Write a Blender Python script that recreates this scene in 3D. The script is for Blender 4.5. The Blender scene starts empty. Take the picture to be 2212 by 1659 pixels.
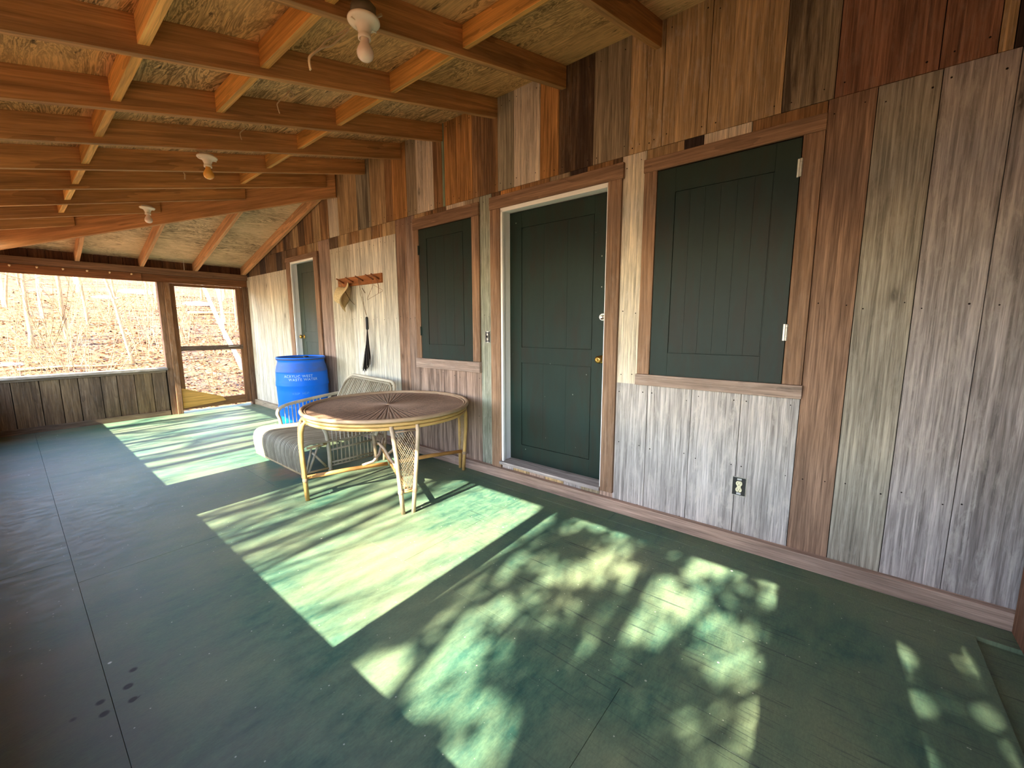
import bpy, math, random
from mathutils import Vector, Matrix, noise as mnoise
random.seed(7)
S = bpy.context.scene
COL = S.collection
V = Vector
PI = math.pi

# ------------------------------------------------------------------ camera, sky, sun, exposure
W_PX = 2212
yaw, pit, rol, fpx = math.radians(50.873), math.radians(-7.96), math.radians(-0.167), 883.19
fw = V((math.sin(yaw)*math.cos(pit), math.cos(yaw)*math.cos(pit), math.sin(pit)))
rt = V((math.cos(yaw), -math.sin(yaw), 0)); up = rt.cross(fw)
c_, s_ = math.cos(rol), math.sin(rol)
rt, up = c_*rt + s_*up, -s_*rt + c_*up
cam = bpy.data.cameras.new('camera'); cam.sensor_width = 36; cam.lens = 36*fpx/W_PX
cam.clip_start = .01; cam.clip_end = 400
co = bpy.data.objects.new('camera', cam); COL.objects.link(co)
m = Matrix((rt, up, -fw)).transposed().to_4x4(); m.translation = V((0, 0, 1.35)); co.matrix_world = m
S.camera = co

w = bpy.data.worlds.new('sky'); S.world = w; w.use_nodes = True
nt = w.node_tree; nt.nodes.clear()
sky = nt.nodes.new('ShaderNodeTexSky'); sky.sky_type = 'NISHITA'; sky.sun_disc = False
sky.sun_elevation = math.radians(35.7); sky.sun_rotation = math.radians(-90); sky.air_density = 1.0; sky.dust_density = .6
bgn = nt.nodes.new('ShaderNodeBackground'); bgn.inputs['Strength'].default_value = 0.72
out = nt.nodes.new('ShaderNodeOutputWorld')
nt.links.new(sky.outputs[0], bgn.inputs[0]); nt.links.new(bgn.outputs[0], out.inputs[0])

SUN = V((1, .045, -.72)).normalized()
sl = bpy.data.lights.new('sun', 'SUN'); sl.energy = 18.0; sl.angle = math.radians(.53); sl.color = (1, .92, .75)
so = bpy.data.objects.new('sun', sl); COL.objects.link(so)
so.rotation_euler = SUN.to_track_quat('-Z', 'Y').to_euler(); so.location = (-10, 0, 12)

vs = S.view_settings; vs.view_transform = 'Standard'; vs.look = 'None'; vs.gamma = 1; vs.exposure = 1.58
vs.use_curve_mapping = False
S.cycles.max_bounces = 8; S.cycles.diffuse_bounces = 6

# ------------------------------------------------------------------ helpers
def lin(r, g, b):
    f = lambda c: (c/255/12.92) if c/255 <= .04045 else ((c/255+.055)/1.055)**2.4
    return (f(r), f(g), f(b))

def tag(o, label=None, cat=None, group=None, kind=None):
    if label: o['label'] = label
    if cat: o['category'] = cat
    if group: o['group'] = group
    if kind: o['kind'] = kind
    return o

def empty(name, loc, label, cat, group=None):
    o = bpy.data.objects.new(name, None); COL.objects.link(o); o.location = loc
    o.empty_display_size = .1
    return tag(o, label, cat, group)

class MB:
    """collects faces with tint (albedo), grain coordinates and wear/stain/seed values"""
    def __init__(s): s.v=[]; s.f=[]; s.t=[]; s.g=[]; s.w=[]; s.sm=[]
    def face(s, idx, tint, gc, ws, smooth=False):
        s.f.append(idx); s.sm.append(smooth); s.w.append(ws)
        s.g.append(gc); s.t.append(tint)
    def prism(s, poly, ext, tint=(.5,.5,.5), grain=(0,0,1), wear=0, stain=0, seed=None):
        poly = [V(p) for p in poly]; ext = V(ext); n = len(poly)
        seed = random.uniform(0, 60) if seed is None else seed
        gr = V(grain).normalized()
        a = gr.cross(V((0,0,1)) if abs(gr.z) < .9 else V((1,0,0))).normalized(); b = gr.cross(a)
        pts = poly + [p+ext for p in poly]; base = len(s.v); s.v += pts
        nrm = sum(((poly[i]-poly[0]).cross(poly[(i+1) % n]-poly[0]) for i in range(1, n)), V((0,0,0)))
        flip = nrm.dot(ext) > 0
        fs = [list(range(n))[::-1] if flip else list(range(n)), [n+i for i in (range(n) if flip else reversed(range(n)))]]
        for i in range(n):
            j = (i+1) % n
            fs.append([i, j, n+j, n+i] if flip else [j, i, n+i, n+j])
        for f in fs:
            s.face([base+i for i in f], tint, [(pts[i].dot(a)+seed, pts[i].dot(b)+seed*1.7, pts[i].dot(gr)+seed*3.1) for i in f], (wear, stain, seed))
    def box(s, x0, x1, y0, y1, z0, z1, tint=(.5,.5,.5), grain=(0,0,1), wear=0, stain=0, seed=None):
        s.prism([(x0,y0,z0),(x1,y0,z0),(x1,y1,z0),(x0,y1,z0)], (0,0,z1-z0), tint, grain, wear, stain, seed)
    def bar(s, p, q, wdt, hgt, tint=(.5,.5,.5), upv=(0,0,1), wear=0, stain=0, seed=None):
        p, q = V(p), V(q); d = (q-p).normalized(); sd = d.cross(V(upv)).normalized(); u2 = sd.cross(d)
        a, b = sd*wdt/2, u2*hgt/2
        s.prism([p-a-b, p+a-b, p+a+b, p-a+b], q-p, tint, d, wear, stain, seed)
    def tube(s, pts, rad, n=8, tint=(.5,.5,.5), cap=True, seed=None, closed=False, flat=1.0, flatdir=None):
        pts = [V(p) for p in pts]; N = len(pts)
        if not hasattr(rad, '__len__'): rad = [rad]*N
        seed = random.uniform(0, 60) if seed is None else seed
        base = len(s.v); L = 0; ls = []; prev = None
        for i, p in enumerate(pts):
            if closed: d = pts[(i+1) % N]-pts[i-1]
            else: d = pts[min(i+1, N-1)]-pts[max(i-1, 0)]
            d = d.normalized() if d.length > 1e-9 else V((0,0,1))
            if prev is None:
                r0 = V(flatdir) if flatdir is not None else (V((0,0,1)) if abs(d.z) < .9 else V((1,0,0)))
            else: r0 = prev
            a = r0 - d*r0.dot(d)
            a = a.normalized() if a.length > 1e-6 else d.orthogonal().normalized()
            b = d.cross(a); prev = a
            if i: L += (p-pts[i-1]).length
            ls.append(L)
            for k in range(n):
                t = 2*PI*k/n
                s.v.append(p + a*math.cos(t)*rad[i]*flat + b*math.sin(t)*rad[i])
        def G(i, k): return (math.cos(2*PI*k/n)*rad[i]+seed, math.sin(2*PI*k/n)*rad[i]+seed*1.3, (ls[i] if i < N else ls[-1]+.1)+seed*2.7)
        for i in range(N if closed else N-1):
            j = (i+1) % N
            for k in range(n):
                q = (k+1) % n
                s.face([base+i*n+k, base+i*n+q, base+j*n+q, base+j*n+k], tint, [G(i,k), G(i,q), G(j,q), G(j,k)], (0,0,seed), True)
        if cap and not closed:
            s.face([base+k for k in reversed(range(n))], tint, [G(0,k) for k in reversed(range(n))], (0,0,seed))
            s.face([base+(N-1)*n+k for k in range(n)], tint, [G(N-1,k) for k in range(n)], (0,0,seed))
    def lathe(s, prof, c=(0,0,0), axis=(0,0,1), n=32, tint=(.5,.5,.5), seed=0):
        ax = V(axis).normalized(); a = ax.orthogonal().normalized(); b = ax.cross(a); c = V(c)
        base = len(s.v); N = len(prof)
        for r, h in prof:
            for k in range(n):
                t = 2*PI*k/n; s.v.append(c + ax*h + (a*math.cos(t)+b*math.sin(t))*max(r, 1e-5))
        for i in range(N-1):
            for k in range(n):
                q = (k+1) % n; idx = [base+i*n+k, base+i*n+q, base+(i+1)*n+q, base+(i+1)*n+k]
                s.face(idx, tint, [tuple(s.v[j]-c) for j in idx], (0,0,seed), True)
    def disc(s, c, axis, r, n=8, tint=(.5,.5,.5), h=.001):
        s.lathe([(0,h),(r,h),(r,0)], c, axis, n, tint)
    def build(s, name, mat, parent=None, origin=None, bevel=0, sharp=40):
        me = bpy.data.meshes.new(name)
        o0 = V(origin) if origin is not None else (V(parent_base(parent)) if parent else V((0,0,0)))
        me.from_pydata([tuple(V(v)-o0) for v in s.v], [], s.f)
        me.polygons.foreach_set('use_smooth', s.sm)
        at = me.attributes.new('tint', 'FLOAT_COLOR', 'CORNER'); ag = me.attributes.new('gc', 'FLOAT_VECTOR', 'CORNER'); aw = me.attributes.new('ws', 'FLOAT_VECTOR', 'CORNER')
        T = []; G = []; Wd = []
        for f, t, g, ws in zip(s.f, s.t, s.g, s.w):
            for gg in g:
                T += [t[0], t[1], t[2], 1]; G += list(gg); Wd += list(ws)
        at.data.foreach_set('color', T); ag.data.foreach_set('vector', G); aw.data.foreach_set('vector', Wd)
        me.materials.append(mat)
        me.update()
        o = bpy.data.objects.new(name, me); COL.objects.link(o)
        if parent: o.parent = parent
        elif origin is not None: o.location = origin
        if bevel:
            b = o.modifiers.new('bevel', 'BEVEL'); b.width = bevel; b.segments = 2; b.limit_method = 'ANGLE'; b.angle_limit = math.radians(50)
        return o

def parent_base(p):
    b = V((0,0,0))
    while p is not None:
        b += p.location; p = p.parent
    return b

def struct(o, label=None):
    o['kind'] = 'structure'
    if label: o['label'] = label
    return o

# ------------------------------------------------------------------ node materials
class NT:
    def __init__(s, name):
        s.m = bpy.data.materials.new(name); s.m.use_nodes = True; s.t = s.m.node_tree; s.t.nodes.clear()
        s.b = s.t.nodes.new('ShaderNodeBsdfPrincipled'); o = s.t.nodes.new('ShaderNodeOutputMaterial'); s.t.links.new(s.b.outputs[0], o.inputs[0]); s.o = o
    def n(s, typ, **kw):
        x = s.t.nodes.new(typ)
        for k, v in kw.items(): setattr(x, k, v)
        return x
    def put(s, sock, val):
        if isinstance(val, bpy.types.NodeSocket): s.t.links.new(val, sock)
        elif val is not None: sock.default_value = val
    def attr(s, name, out='Color'): a = s.n('ShaderNodeAttribute', attribute_name=name); return a.outputs[out]
    def sep(s, v):
        x = s.n('ShaderNodeSeparateXYZ'); s.put(x.inputs[0], v); return x.outputs
    def comb(s, x, y, z):
        c = s.n('ShaderNodeCombineXYZ'); s.put(c.inputs[0], x); s.put(c.inputs[1], y); s.put(c.inputs[2], z); return c.outputs[0]
    def math(s, op, a, b=None, c=None, clamp=False):
        x = s.n('ShaderNodeMath', operation=op, use_clamp=clamp); s.put(x.inputs[0], a)
        if b is not None: s.put(x.inputs[1], b)
        if c is not None: s.put(x.inputs[2], c)
        return x.outputs[0]
    def map(s, v, scale):
        x = s.n('ShaderNodeMapping'); s.put(x.inputs[0], v); x.inputs['Scale'].default_value = scale; return x.outputs[0]
    def noise(s, v, scale=1, detail=4, rough=.55, dist=0, out='Fac'):
        x = s.n('ShaderNodeTexNoise'); s.put(x.inputs['Vector'], v); x.inputs['Scale'].default_value = scale
        x.inputs['Detail'].default_value = detail; x.inputs['Roughness'].default_value = rough; x.inputs['Distortion'].default_value = dist
        return x.outputs[out]
    def ramp(s, v, stops, interp='LINEAR'):
        x = s.n('ShaderNodeValToRGB'); s.put(x.inputs[0], v); cr = x.color_ramp; cr.interpolation = interp
        while len(cr.elements) < len(stops): cr.elements.new(.5)
        for e, (p, c) in zip(cr.elements, stops):
            e.position = p; e.color = (c, c, c, 1) if not hasattr(c, '__len__') else (*c, 1)
        return x.outputs[0]
    def mix(s, f, a, b, mode='MIX'):
        x = s.n('ShaderNodeMix', data_type='RGBA', blend_type=mode); s.put(x.inputs[0], f)
        A, B = x.inputs[6], x.inputs[7]
        for sk, v in ((A, a), (B, b)):
            if isinstance(v, bpy.types.NodeSocket): s.t.links.new(v, sk)
            else: sk.default_value = (*v, 1) if hasattr(v, '__len__') else (v, v, v, 1)
        return x.outputs[2]
    def bump(s, h, strength=.3, dist=.002):
        x = s.n('ShaderNodeBump'); s.put(x.inputs['Height'], h); x.inputs['Strength'].default_value = strength; x.inputs['Distance'].default_value = dist
        s.t.links.new(x.outputs[0], s.b.inputs['Normal'])
    def fin(s, color, rough=.7, metal=0, spec=None):
        s.put(s.b.inputs['Base Color'], color if isinstance(color, bpy.types.NodeSocket) else (*color, 1))
        s.put(s.b.inputs['Roughness'], rough); s.put(s.b.inputs['Metallic'], metal)
        if spec is not None: s.b.inputs['Specular IOR Level'].default_value = spec
        return s.m

def wood(name, streak=(.62, 1.25), fig=(.72, 1.15), rough=.8, figscale=14, bump=.35, knots=True, blotch=(.8, 1.15), stretch=1.0, spec=.25):
    t = NT(name); gc = t.attr('gc', 'Vector'); tint = t.attr('tint'); ws = t.sep(t.attr('ws', 'Vector'))
    fine = t.noise(t.map(gc, (150, 150, 4*stretch)), 1, 5, .65)
    mid = t.noise(t.map(gc, (38, 38, 1.6*stretch)), 1, 5, .6, .6)
    big = t.noise(t.map(gc, (5, 5, 1.1)), 1, 3, .5)
    w_ = t.n('ShaderNodeTexWave', wave_type='BANDS', bands_direction='X', wave_profile='SAW')
    t.put(w_.inputs['Vector'], t.map(gc, (1, 1, .16))); w_.inputs['Scale'].default_value = figscale; w_.inputs['Distortion'].default_value = 7.5
    w_.inputs['Detail'].default_value = 3; w_.inputs['Detail Scale'].default_value = .9; w_.inputs['Detail Roughness'].default_value = .55
    col = t.mix(1, tint, t.ramp(fine, [(.25, streak[0]), (.75, streak[1])]), 'MULTIPLY')
    col = t.mix(1, col, t.ramp(mid, [(.3, fig[0]), (.7, fig[1])]), 'MULTIPLY')
    col = t.mix(.55, col, t.mix(1, col, t.ramp(w_.outputs['Fac'], [(0, .62), (.6, 1.0), (1, 1.12)]), 'MULTIPLY'))
    col = t.mix(1, col, t.ramp(big, [(.3, blotch[0]), (.7, blotch[1])]), 'MULTIPLY')
    if knots:
        vo = t.n('ShaderNodeTexVoronoi', feature='F1'); t.put(vo.inputs['Vector'], t.map(gc, (3.2, 3.2, 1.3))); vo.inputs['Scale'].default_value = 1; vo.inputs['Randomness'].default_value = 1
        k = t.ramp(vo.outputs['Distance'], [(.0, .25), (.035, .35), (.06, .8), (.12, 1)])
        col = t.mix(.85, col, t.mix(1, col, k, 'MULTIPLY'))
    # wear: pale scraped fibres ; stain: dark weathered streaks
    wn = t.noise(t.map(gc, (30, 30, 7)), 1, 6, .72, .4)
    wf = t.math('MULTIPLY', t.ramp(wn, [(.50, 0), (.66, 1)]), ws[0], clamp=True)
    col = t.mix(wf, col, t.mix(.65, tint, (.62, .55, .47)))
    sn = t.noise(t.map(gc, (16, 16, .9)), 1, 5, .65, .5)
    sf = t.math('MULTIPLY', t.ramp(sn, [(.44, 0), (.60, 1)]), ws[1], clamp=True)
    col = t.mix(sf, col, t.mix(.86, col, (.035, .022, .016)))
    t.bump(t.math('ADD', fine, t.math('MULTIPLY', mid, 1.5)), bump, .003)
    return t.fin(col, rough, spec=spec)

M = {}
M['board'] = wood('weathered_board', (.42, 1.5), (.66, 1.24), .85, 11, .8, spec=.15)
M['lumber'] = wood('lumber', (.72, 1.2), (.68, 1.2), .7, 9, .3, blotch=(.85, 1.12), spec=.2)
M['trimwood'] = wood('trim_wood', (.6, 1.3), (.62, 1.25), .75, 12, .3, spec=.2)

def ply():
    t = NT('ply_sheathing'); gc = t.attr('gc', 'Vector'); tint = t.attr('tint')
    n1 = t.noise(t.map(gc, (8, 8, 1.6)), 1, 5, .62, 1.6)
    figu = t.ramp(n1, [(.36, 1.0), (.44, .22), (.475, .95), (.53, .28), (.56, 1.05), (.63, .4), (.67, 1.0)])
    big = t.noise(t.map(gc, (1.1, 1.1, .8)), 1, 4, .6)
    f2 = t.noise(t.map(gc, (90, 90, 8)), 1, 5, .6)
    dark = t.mix(1, tint, figu, 'MULTIPLY')
    col = t.mix(t.ramp(big, [(.38, .25), (.54, 1.0)]), tint, dark)
    col = t.mix(1, col, t.ramp(f2, [(.3, .8), (.7, 1.15)]), 'MULTIPLY')
    d = t.noise(t.map(gc, (26, 26, 7)), 1, 3, .5)
    col = t.mix(t.ramp(d, [(.66, 0), (.72, .8)]), col, (.05, .03, .02))
    t.bump(f2, .2, .002)
    return t.fin(col, .85, spec=.15)
M['ply'] = ply()

def floor_mat():
    t = NT('green_floor_paint'); tc = t.n('ShaderNodeTexCoord').outputs['Object']
    big = t.noise(t.map(tc, (1.1, 1.6, 1)), 1, 5, .6)
    mot = t.noise(t.map(tc, (9, 22, 1)), 1, 6, .68)
    fine = t.noise(t.map(tc, (60, 150, 1)), 1, 4, .7)
    # painted green with a duller, dustier film where it is worn
    base = t.mix(t.ramp(mot, [(.35, 0), (.68, 1)]), lin(38, 78, 66), lin(82, 110, 84))
    base = t.mix(t.ramp(big, [(.40, 0), (.62, .6)]), base, lin(118, 122, 90))
    base = t.mix(1, base, t.ramp(fine, [(.3, .78), (.7, 1.18)]), 'MULTIPLY')
    # bare brown patch near the settee and a few others
    p = t.n('ShaderNodeVectorMath', operation='DISTANCE'); t.put(p.inputs[0], t.math and t.map(tc, (1, .8, 1))); p.inputs[1].default_value = (1.54, 3.17, 0)
    pw = t.math('ADD', p.outputs['Value'], t.math('MULTIPLY', t.noise(t.map(tc, (7, 9, 1)), 1, 4, .6), .28))
    base = t.mix(t.ramp(pw, [(.2, .8), (.34, 0)]), base, lin(128, 100, 72))
    brownish = t.noise(t.map(tc, (1.6, .8, 1)), 1, 5, .7)
    base = t.mix(t.math('MULTIPLY', t.ramp(brownish, [(.38, .1), (.6, .75)]), t.ramp(t.sep(tc)[0], [(.25, .8), (.75, .15)])), base, lin(100, 94, 84))  # grey-brown tone in patches, stronger towards low x
    # chips: pale specks and grain cracks running along the sheets
    vo = t.n('ShaderNodeTexVoronoi', feature='F1'); t.put(vo.inputs['Vector'], tc); vo.inputs['Scale'].default_value = 7
    rnd = t.sep(vo.outputs['Color'])[0]
    sp = t.math('MULTIPLY', t.ramp(vo.outputs['Distance'], [(.03, 1), (.055, 0)]), t.math('GREATER_THAN', rnd, .72))
    vo2 = t.n('ShaderNodeTexVoronoi', feature='F1'); t.put(vo2.inputs['Vector'], tc); vo2.inputs['Scale'].default_value = 38
    sp2 = t.math('MULTIPLY', t.ramp(vo2.outputs['Distance'], [(.07, 1), (.13, 0)]), t.math('GREATER_THAN', t.sep(vo2.outputs['Color'])[0], .86))
    sc = t.noise(t.map(tc, (70, 2.2, 1)), 1, 3, .6, .3)
    x = t.sep(tc)
    sc2 = t.noise(t.map(tc, (190, 4, 1)), 1, 3, .6, .2)
    crack = t.math('MULTIPLY', t.math('MAXIMUM', t.ramp(sc, [(.62, 0), (.66, 1)]), t.ramp(sc2, [(.58, 0), (.64, .7)])), t.ramp(t.math('SUBTRACT', x[0], t.math('MULTIPLY', x[1], .55)), [(.35, 0), (1.0, .65)]))
    base = t.mix(crack, base, lin(30, 44, 44))
    base = t.mix(t.math('MAXIMUM', sp, t.math('MULTIPLY', sp2, .6)), base, lin(205, 205, 185))
    # dark spatter of old spots
    vo3 = t.n('ShaderNodeTexVoronoi', feature='F1'); t.put(vo3.inputs['Vector'], tc); vo3.inputs['Scale'].default_value = 17
    ds = t.n('ShaderNodeVectorMath', operation='DISTANCE'); t.put(ds.inputs[0], tc); ds.inputs[1].default_value = (.09, 2.02, 0)
    spot = t.math('MULTIPLY', t.ramp(vo3.outputs['Distance'], [(.2, 1), (.3, 0)]), t.math('LESS_THAN', ds.outputs['Value'], .13))
    base = t.mix(spot, base, lin(22, 24, 24))
    t.bump(t.math('ADD', mot, t.math('MULTIPLY', crack, -2.0)), .25, .002)
    return t.fin(base, t.ramp(mot, [(.3, .42), (.7, .62)]), spec=.45)
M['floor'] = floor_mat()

def paint(name, col, rough=.5, var=.12, sc=8, bump=.1, dirt=None, spec=.4):
    t = NT(name); tc = t.n('ShaderNodeTexCoord').outputs['Object']
    n = t.noise(t.map(tc, (1, 1, .35)), sc, 5, .65); c = t.mix(1, col, t.ramp(n, [(.3, 1-var), (.7, 1+var)]), 'MULTIPLY')
    if dirt:
        d = t.noise(t.map(tc, (2.2, 2.2, .55)), 3.2, 5, .7, .4); c = t.mix(t.ramp(d, [(.46, 0), (.64, dirt[1])]), c, dirt[0])
    if dirt:
        vo = t.n('ShaderNodeTexVoronoi', feature='F1'); t.put(vo.inputs['Vector'], t.map(tc, (1, 1, .8))); vo.inputs['Scale'].default_value = 13
        fl_ = t.math('MULTIPLY', t.ramp(vo.outputs['Distance'], [(.04, 1), (.07, 0)]), t.math('GREATER_THAN', t.sep(vo.outputs['Color'])[0], .93))
        c = t.mix(t.math('MULTIPLY', fl_, .7), c, lin(150, 156, 146))
    f = t.noise(t.map(tc, (90, 90, 6)), 1, 4, .6)
    t.bump(f, bump, .002)
    return t.fin(c, rough, spec=spec)
M['green'] = paint('green_door_paint', lin(25, 41, 34), .5, .15, 6, .12, (lin(34, 31, 22), .65), spec=.25)
M['green2'] = paint('pale_green_door_paint', lin(52, 62, 52), .5, .15, 6, .12, (lin(70, 70, 54), .5))
M['white'] = paint('white_trim_paint', lin(244, 242, 236), .4, .04, 6, .05)
M['ceramic'] = paint('ivory_porcelain', lin(236, 226, 200), .25, .04, 5, .02)
M['black'] = paint('black_plastic', (.012, .012, .012), .5, .1)
M['ivory'] = paint('ivory_plastic', lin(226, 216, 178), .4, .05)
M['dark'] = paint('dark_void', (.02, .016, .014), .9, .1)
M['brass'] = NT('brass').fin(lin(190, 150, 80), .3, 1)
M['chrome'] = NT('nickel').fin(lin(215, 212, 205), .28, 1)
M['hinge'] = NT('galvanised_hinge').fin(lin(196, 192, 180), .45, .6)
M['wire'] = paint('bare_wire', lin(205, 180, 140), .5, .1)

def attrmat(name, rough=.6, var=(.8, 1.15), sc=(60, 60, 12), bump=.15, spec=.3):
    t = NT(name); gc = t.attr('gc', 'Vector'); n = t.noise(t.map(gc, sc), 1, 4, .6)
    c = t.mix(1, t.attr('tint'), t.ramp(n, [(.3, var[0]), (.7, var[1])]), 'MULTIPLY')
    t.bump(n, bump, .002); return t.fin(c, rough, spec=spec)
M['rattan'] = attrmat('rattan', .5, (.72, 1.15), (30, 30, 9), .15, .35)
M['cloth'] = attrmat('cloth', .9, (.8, 1.15), (80, 80, 80), .3, .1)
M['bark'] = attrmat('bark', .9, (.6, 1.3), (40, 40, 10), .5, .1)
M['plain'] = attrmat('plain', .6, (.92, 1.06), (20, 20, 20), .05)

# ------------------------------------------------------------------ plan numbers (metres)
XW = 2.72          # house wall face
YE = 8.11          # far end wall face
YN = -.74          # near end wall
XO = -.30          # outer wall face
ZS = 2.465         # seam between lower and upper boards
SL = .254
def zc(x, y): return 3.185 - SL*max(XW-x, y-4.90)      # underside of the roof sheathing

# ================================================================== FLOOR
mb = MB()
cuts = {(-.62, .10): [-1.0, 1.0, 3.44, 5.88, 8.3], (.10, 1.32): [-1.9, .55, 3.08, 5.52, 8.3], (1.32, 2.54): [-.55, 1.89, 4.33, 6.77, 8.3], (2.54, 2.80): [-1.0, 1.2, 3.64, 6.08, 8.3]}
for (x0, x1), ys in cuts.items():
    for a, b in zip(ys, ys[1:]): mb.box(x0+.0007, x1-.0007, max(a, -1.0)+.0007, b-.0007, -.02, 0)
mb.box(-.62, 2.86, -1.0, 8.3, -.16, -.021)
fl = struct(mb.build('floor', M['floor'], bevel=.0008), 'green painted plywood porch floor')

# ================================================================== HOUSE WALL (boards)
PAL = {
 'silver': lin(190,181,174), 'silver2': lin(172,160,154), 'greybrown': lin(164,146,118), 'grey': lin(160,150,126), 'tan': lin(192,160,116), 'orange': lin(200,146,86),
 'brown': lin(160,122,82), 'redbrown': lin(150,108,84), 'dark': lin(112,88,64), 'vdark': lin(66,54,48), 'pale': lin(216,206,186), 'pale2': lin(206,194,170),
 'green': lin(136,152,124), 'rose': lin(170,142,124), 'cream': lin(224,208,182), 'greygreen': lin(150,150,132), 'greyb': lin(158,148,132), 'roseb': lin(152,120,98)}
mb = MB(); nails = MB()
random.seed(11)
def board(y0, y1, z0, z1, tint, wear=0, stain=0, x=XW, th=.021, slope=True, nail=True):
    a, b = min(y0, y1), max(y0, y1)
    a += .0018; b -= .0018
    j = random.uniform(-.0015, .0015)
    t0 = min(z1, zc(XW, a)+.005); t1 = min(z1, zc(XW, b)+.005)
    if t0 <= z0 or t1 <= z0: return
    mb.prism([(x+j, a, z0), (x+j, b, z0), (x+j, b, t1), (x+j, a, t0)], (th, 0, 0), PAL[tint] if isinstance(tint, str) else tint, (0, 0, 1), wear, stain)
    if nail:
        zt = min(t0, t1)
        for zz in [z for z in (z0+.05, zt-.06, .52 if z0 < .4 and zt > .6 else None, 1.45 if z0 < 1.2 and zt > 1.6 else None) if z]:
            for yy in (a+.035, b-.035):
                if b-a > .07: nails.disc((x+j-.0005, yy+random.uniform(-.01, .01), zz+random.uniform(-.02, .02)), (-1, 0, 0), random.uniform(.0028, .0045), 6, (.02, .014, .012), .0006)
def run(edges, z0, z1, specs, **k):
    for (a, b), sp in zip(zip(edges, edges[1:]), specs): board(a, b, z0, z1, sp[0], sp[1] if len(sp) > 1 else 0, sp[2] if len(sp) > 2 else 0, **k)
# lower boards right of the big window
run([-.74, -.455, -.232, -.018, .168], .02, ZS, [('silver2', .55, .5), ('silver2', .5, .15), ('greyb', .25, .1), ('roseb', 0, .25)])
# below the big window and between window and door
run([.168, .455, .735, 1.02], .02, .955, [('silver', .8, .25), ('silver', .9, .05), ('silver', .6, .25)])
board(1.02, 1.255, .02, .955, 'silver', .5, .3); board(1.09, 1.255, .955, ZS, 'cream', .7, .0)
board(1.02, 1.09, .955, .99, 'silver')
# under the door sill
run([1.245, 1.36, 1.52, 1.68, 1.86, 2.02, 2.2, 2.34], .02, .125, [('rose',), ('greybrown',), ('silver2', .4), ('tan',), ('rose',), ('tan',), ('silver2', .2)], nail=False)
# door to small window
board(2.33, 2.43, .02, .2, 'rose'); board(2.43, 2.57, .02, ZS, 'greygreen', .35, .1)
run([2.57, 2.90, 3.13, 3.48], .02, .94, [('rose', 0, .5), ('rose', 0, .75), ('rose', .1, .75)])
run([3.48, 3.62, 3.80], .02, ZS, [('rose', .1, .5), ('roseb', .1, .6)])
# pale boards with a brown strip above them
pe = [3.80, 4.035, 4.25, 4.50, 4.72, 4.98, 5.20]
run(pe, .02, 2.33, [('pale', .2, .12), ('pale', .2, .05), ('pale', .1, .1), ('pale', .2, .1), ('pale2', .3, .2), ('pale2', .4, .3)])
run(pe, 2.33, ZS, [('tan', .2, .4), ('brown', .2, .5), ('tan', .2, .5), ('brown', .2, .6), ('tan', .2, .6), ('dark', .2, .6)], nail=False)
run([5.20, 5.50], .02, ZS, [('rose', .1, .4)])
fe = [6.46, 6.64, 6.83, 7.05, 7.24, 7.48, 7.73, 7.95, 8.11]
run(fe, .02, 2.20, [('pale2', .3, .35)]*2+[('pale2', .3, .2)]*3+[('pale2', .2, .3)]*3)
run(fe, 2.20, ZS, [('dark', .2, .7), ('vdark', .1, .5), ('dark', 0, .6), ('dark', .2, .6), ('vdark', .1, .5), ('dark', .1, .6), ('dark', 0, .6), ('vdark', 0, .6)], nail=False)
# short filler pieces above the casings
run([.168, .50, .75, .86, 1.09], 2.40, ZS, [('brown', 0, .3), ('cream', .5), ('vdark', 0, .2), ('tan', .1, .3)], nail=False)
run([1.255, 1.32, 1.52, 1.66, 1.84, 2.12, 2.33, 2.43], 2.425, ZS, [('dark', 0, .3), ('brown', 0, .4), ('vdark',), ('greybrown', 0, .2), ('brown', 0, .4), ('orange', 0, .3), ('dark',)], nail=False)
run([2.57, 2.75, 3.0, 3.13, 3.3, 3.48], 2.42, ZS, [('greybrown',), ('cream', .4), ('dark',), ('brown', 0, .4), ('tan', 0, .4)], nail=False)
run([5.50, 5.8, 6.1, 6.46], 2.345, ZS, [('tan', .1, .7), ('brown', .1, .7), ('dark', .1, .6)], nail=False)
# upper boards
ue = [-.74, -.60, -.43, -.385, -.215, .148, .369, .738, 1.003, 1.11, 1.219, 1.48, 1.763, 1.931, 2.187, 2.358, 2.652, 2.85, 3.008, 3.041, 3.166, 3.419, 3.584, 3.822, 3.95, 4.236, 4.513, 4.75, 4.939, 5.18, 5.40, 5.6, 5.85, 6.05, 6.3, 6.55, 6.85, 7.15, 7.5, 7.8]
us = [('vdark',), ('vdark',), ('tan', .4), ('redbrown', .15), ('redbrown', .15, .3), ('greybrown', .2, .9), ('tan', .35, .25), ('tan', .5, .15), ('tan', .55), ('tan', .5), ('greybrown', .05, .35), ('dark', .15, .8),  # first two boards very dark: shadow of the top corner painted in
      ('orange', 0, .25), ('cream', .75, .1), ('grey', .05, .1), ('brown', .1, .7), ('orange', .05, .45), ('orange', .05, .45), ('green',), ('brown', 0, .4), ('cream', .9, .1), ('greybrown', .05, .2), ('orange', .05, .3), ('brown', 0, .4),
      ('tan', .05, .4), ('grey', 0, .7), ('tan', .1, .4), ('tan', .1, .4), ('pale2', .3, .1), ('brown', .1, .5), ('tan', .1, .7), ('brown', 0, .7), ('dark', 0, .8), ('tan', .1, .8), ('dark', .2, .9), ('brown', .2, .9), ('dark', .1, .9), ('dark', 0, .9), ('dark',)]
run(ue, ZS+.003, 3.3, us)
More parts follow.
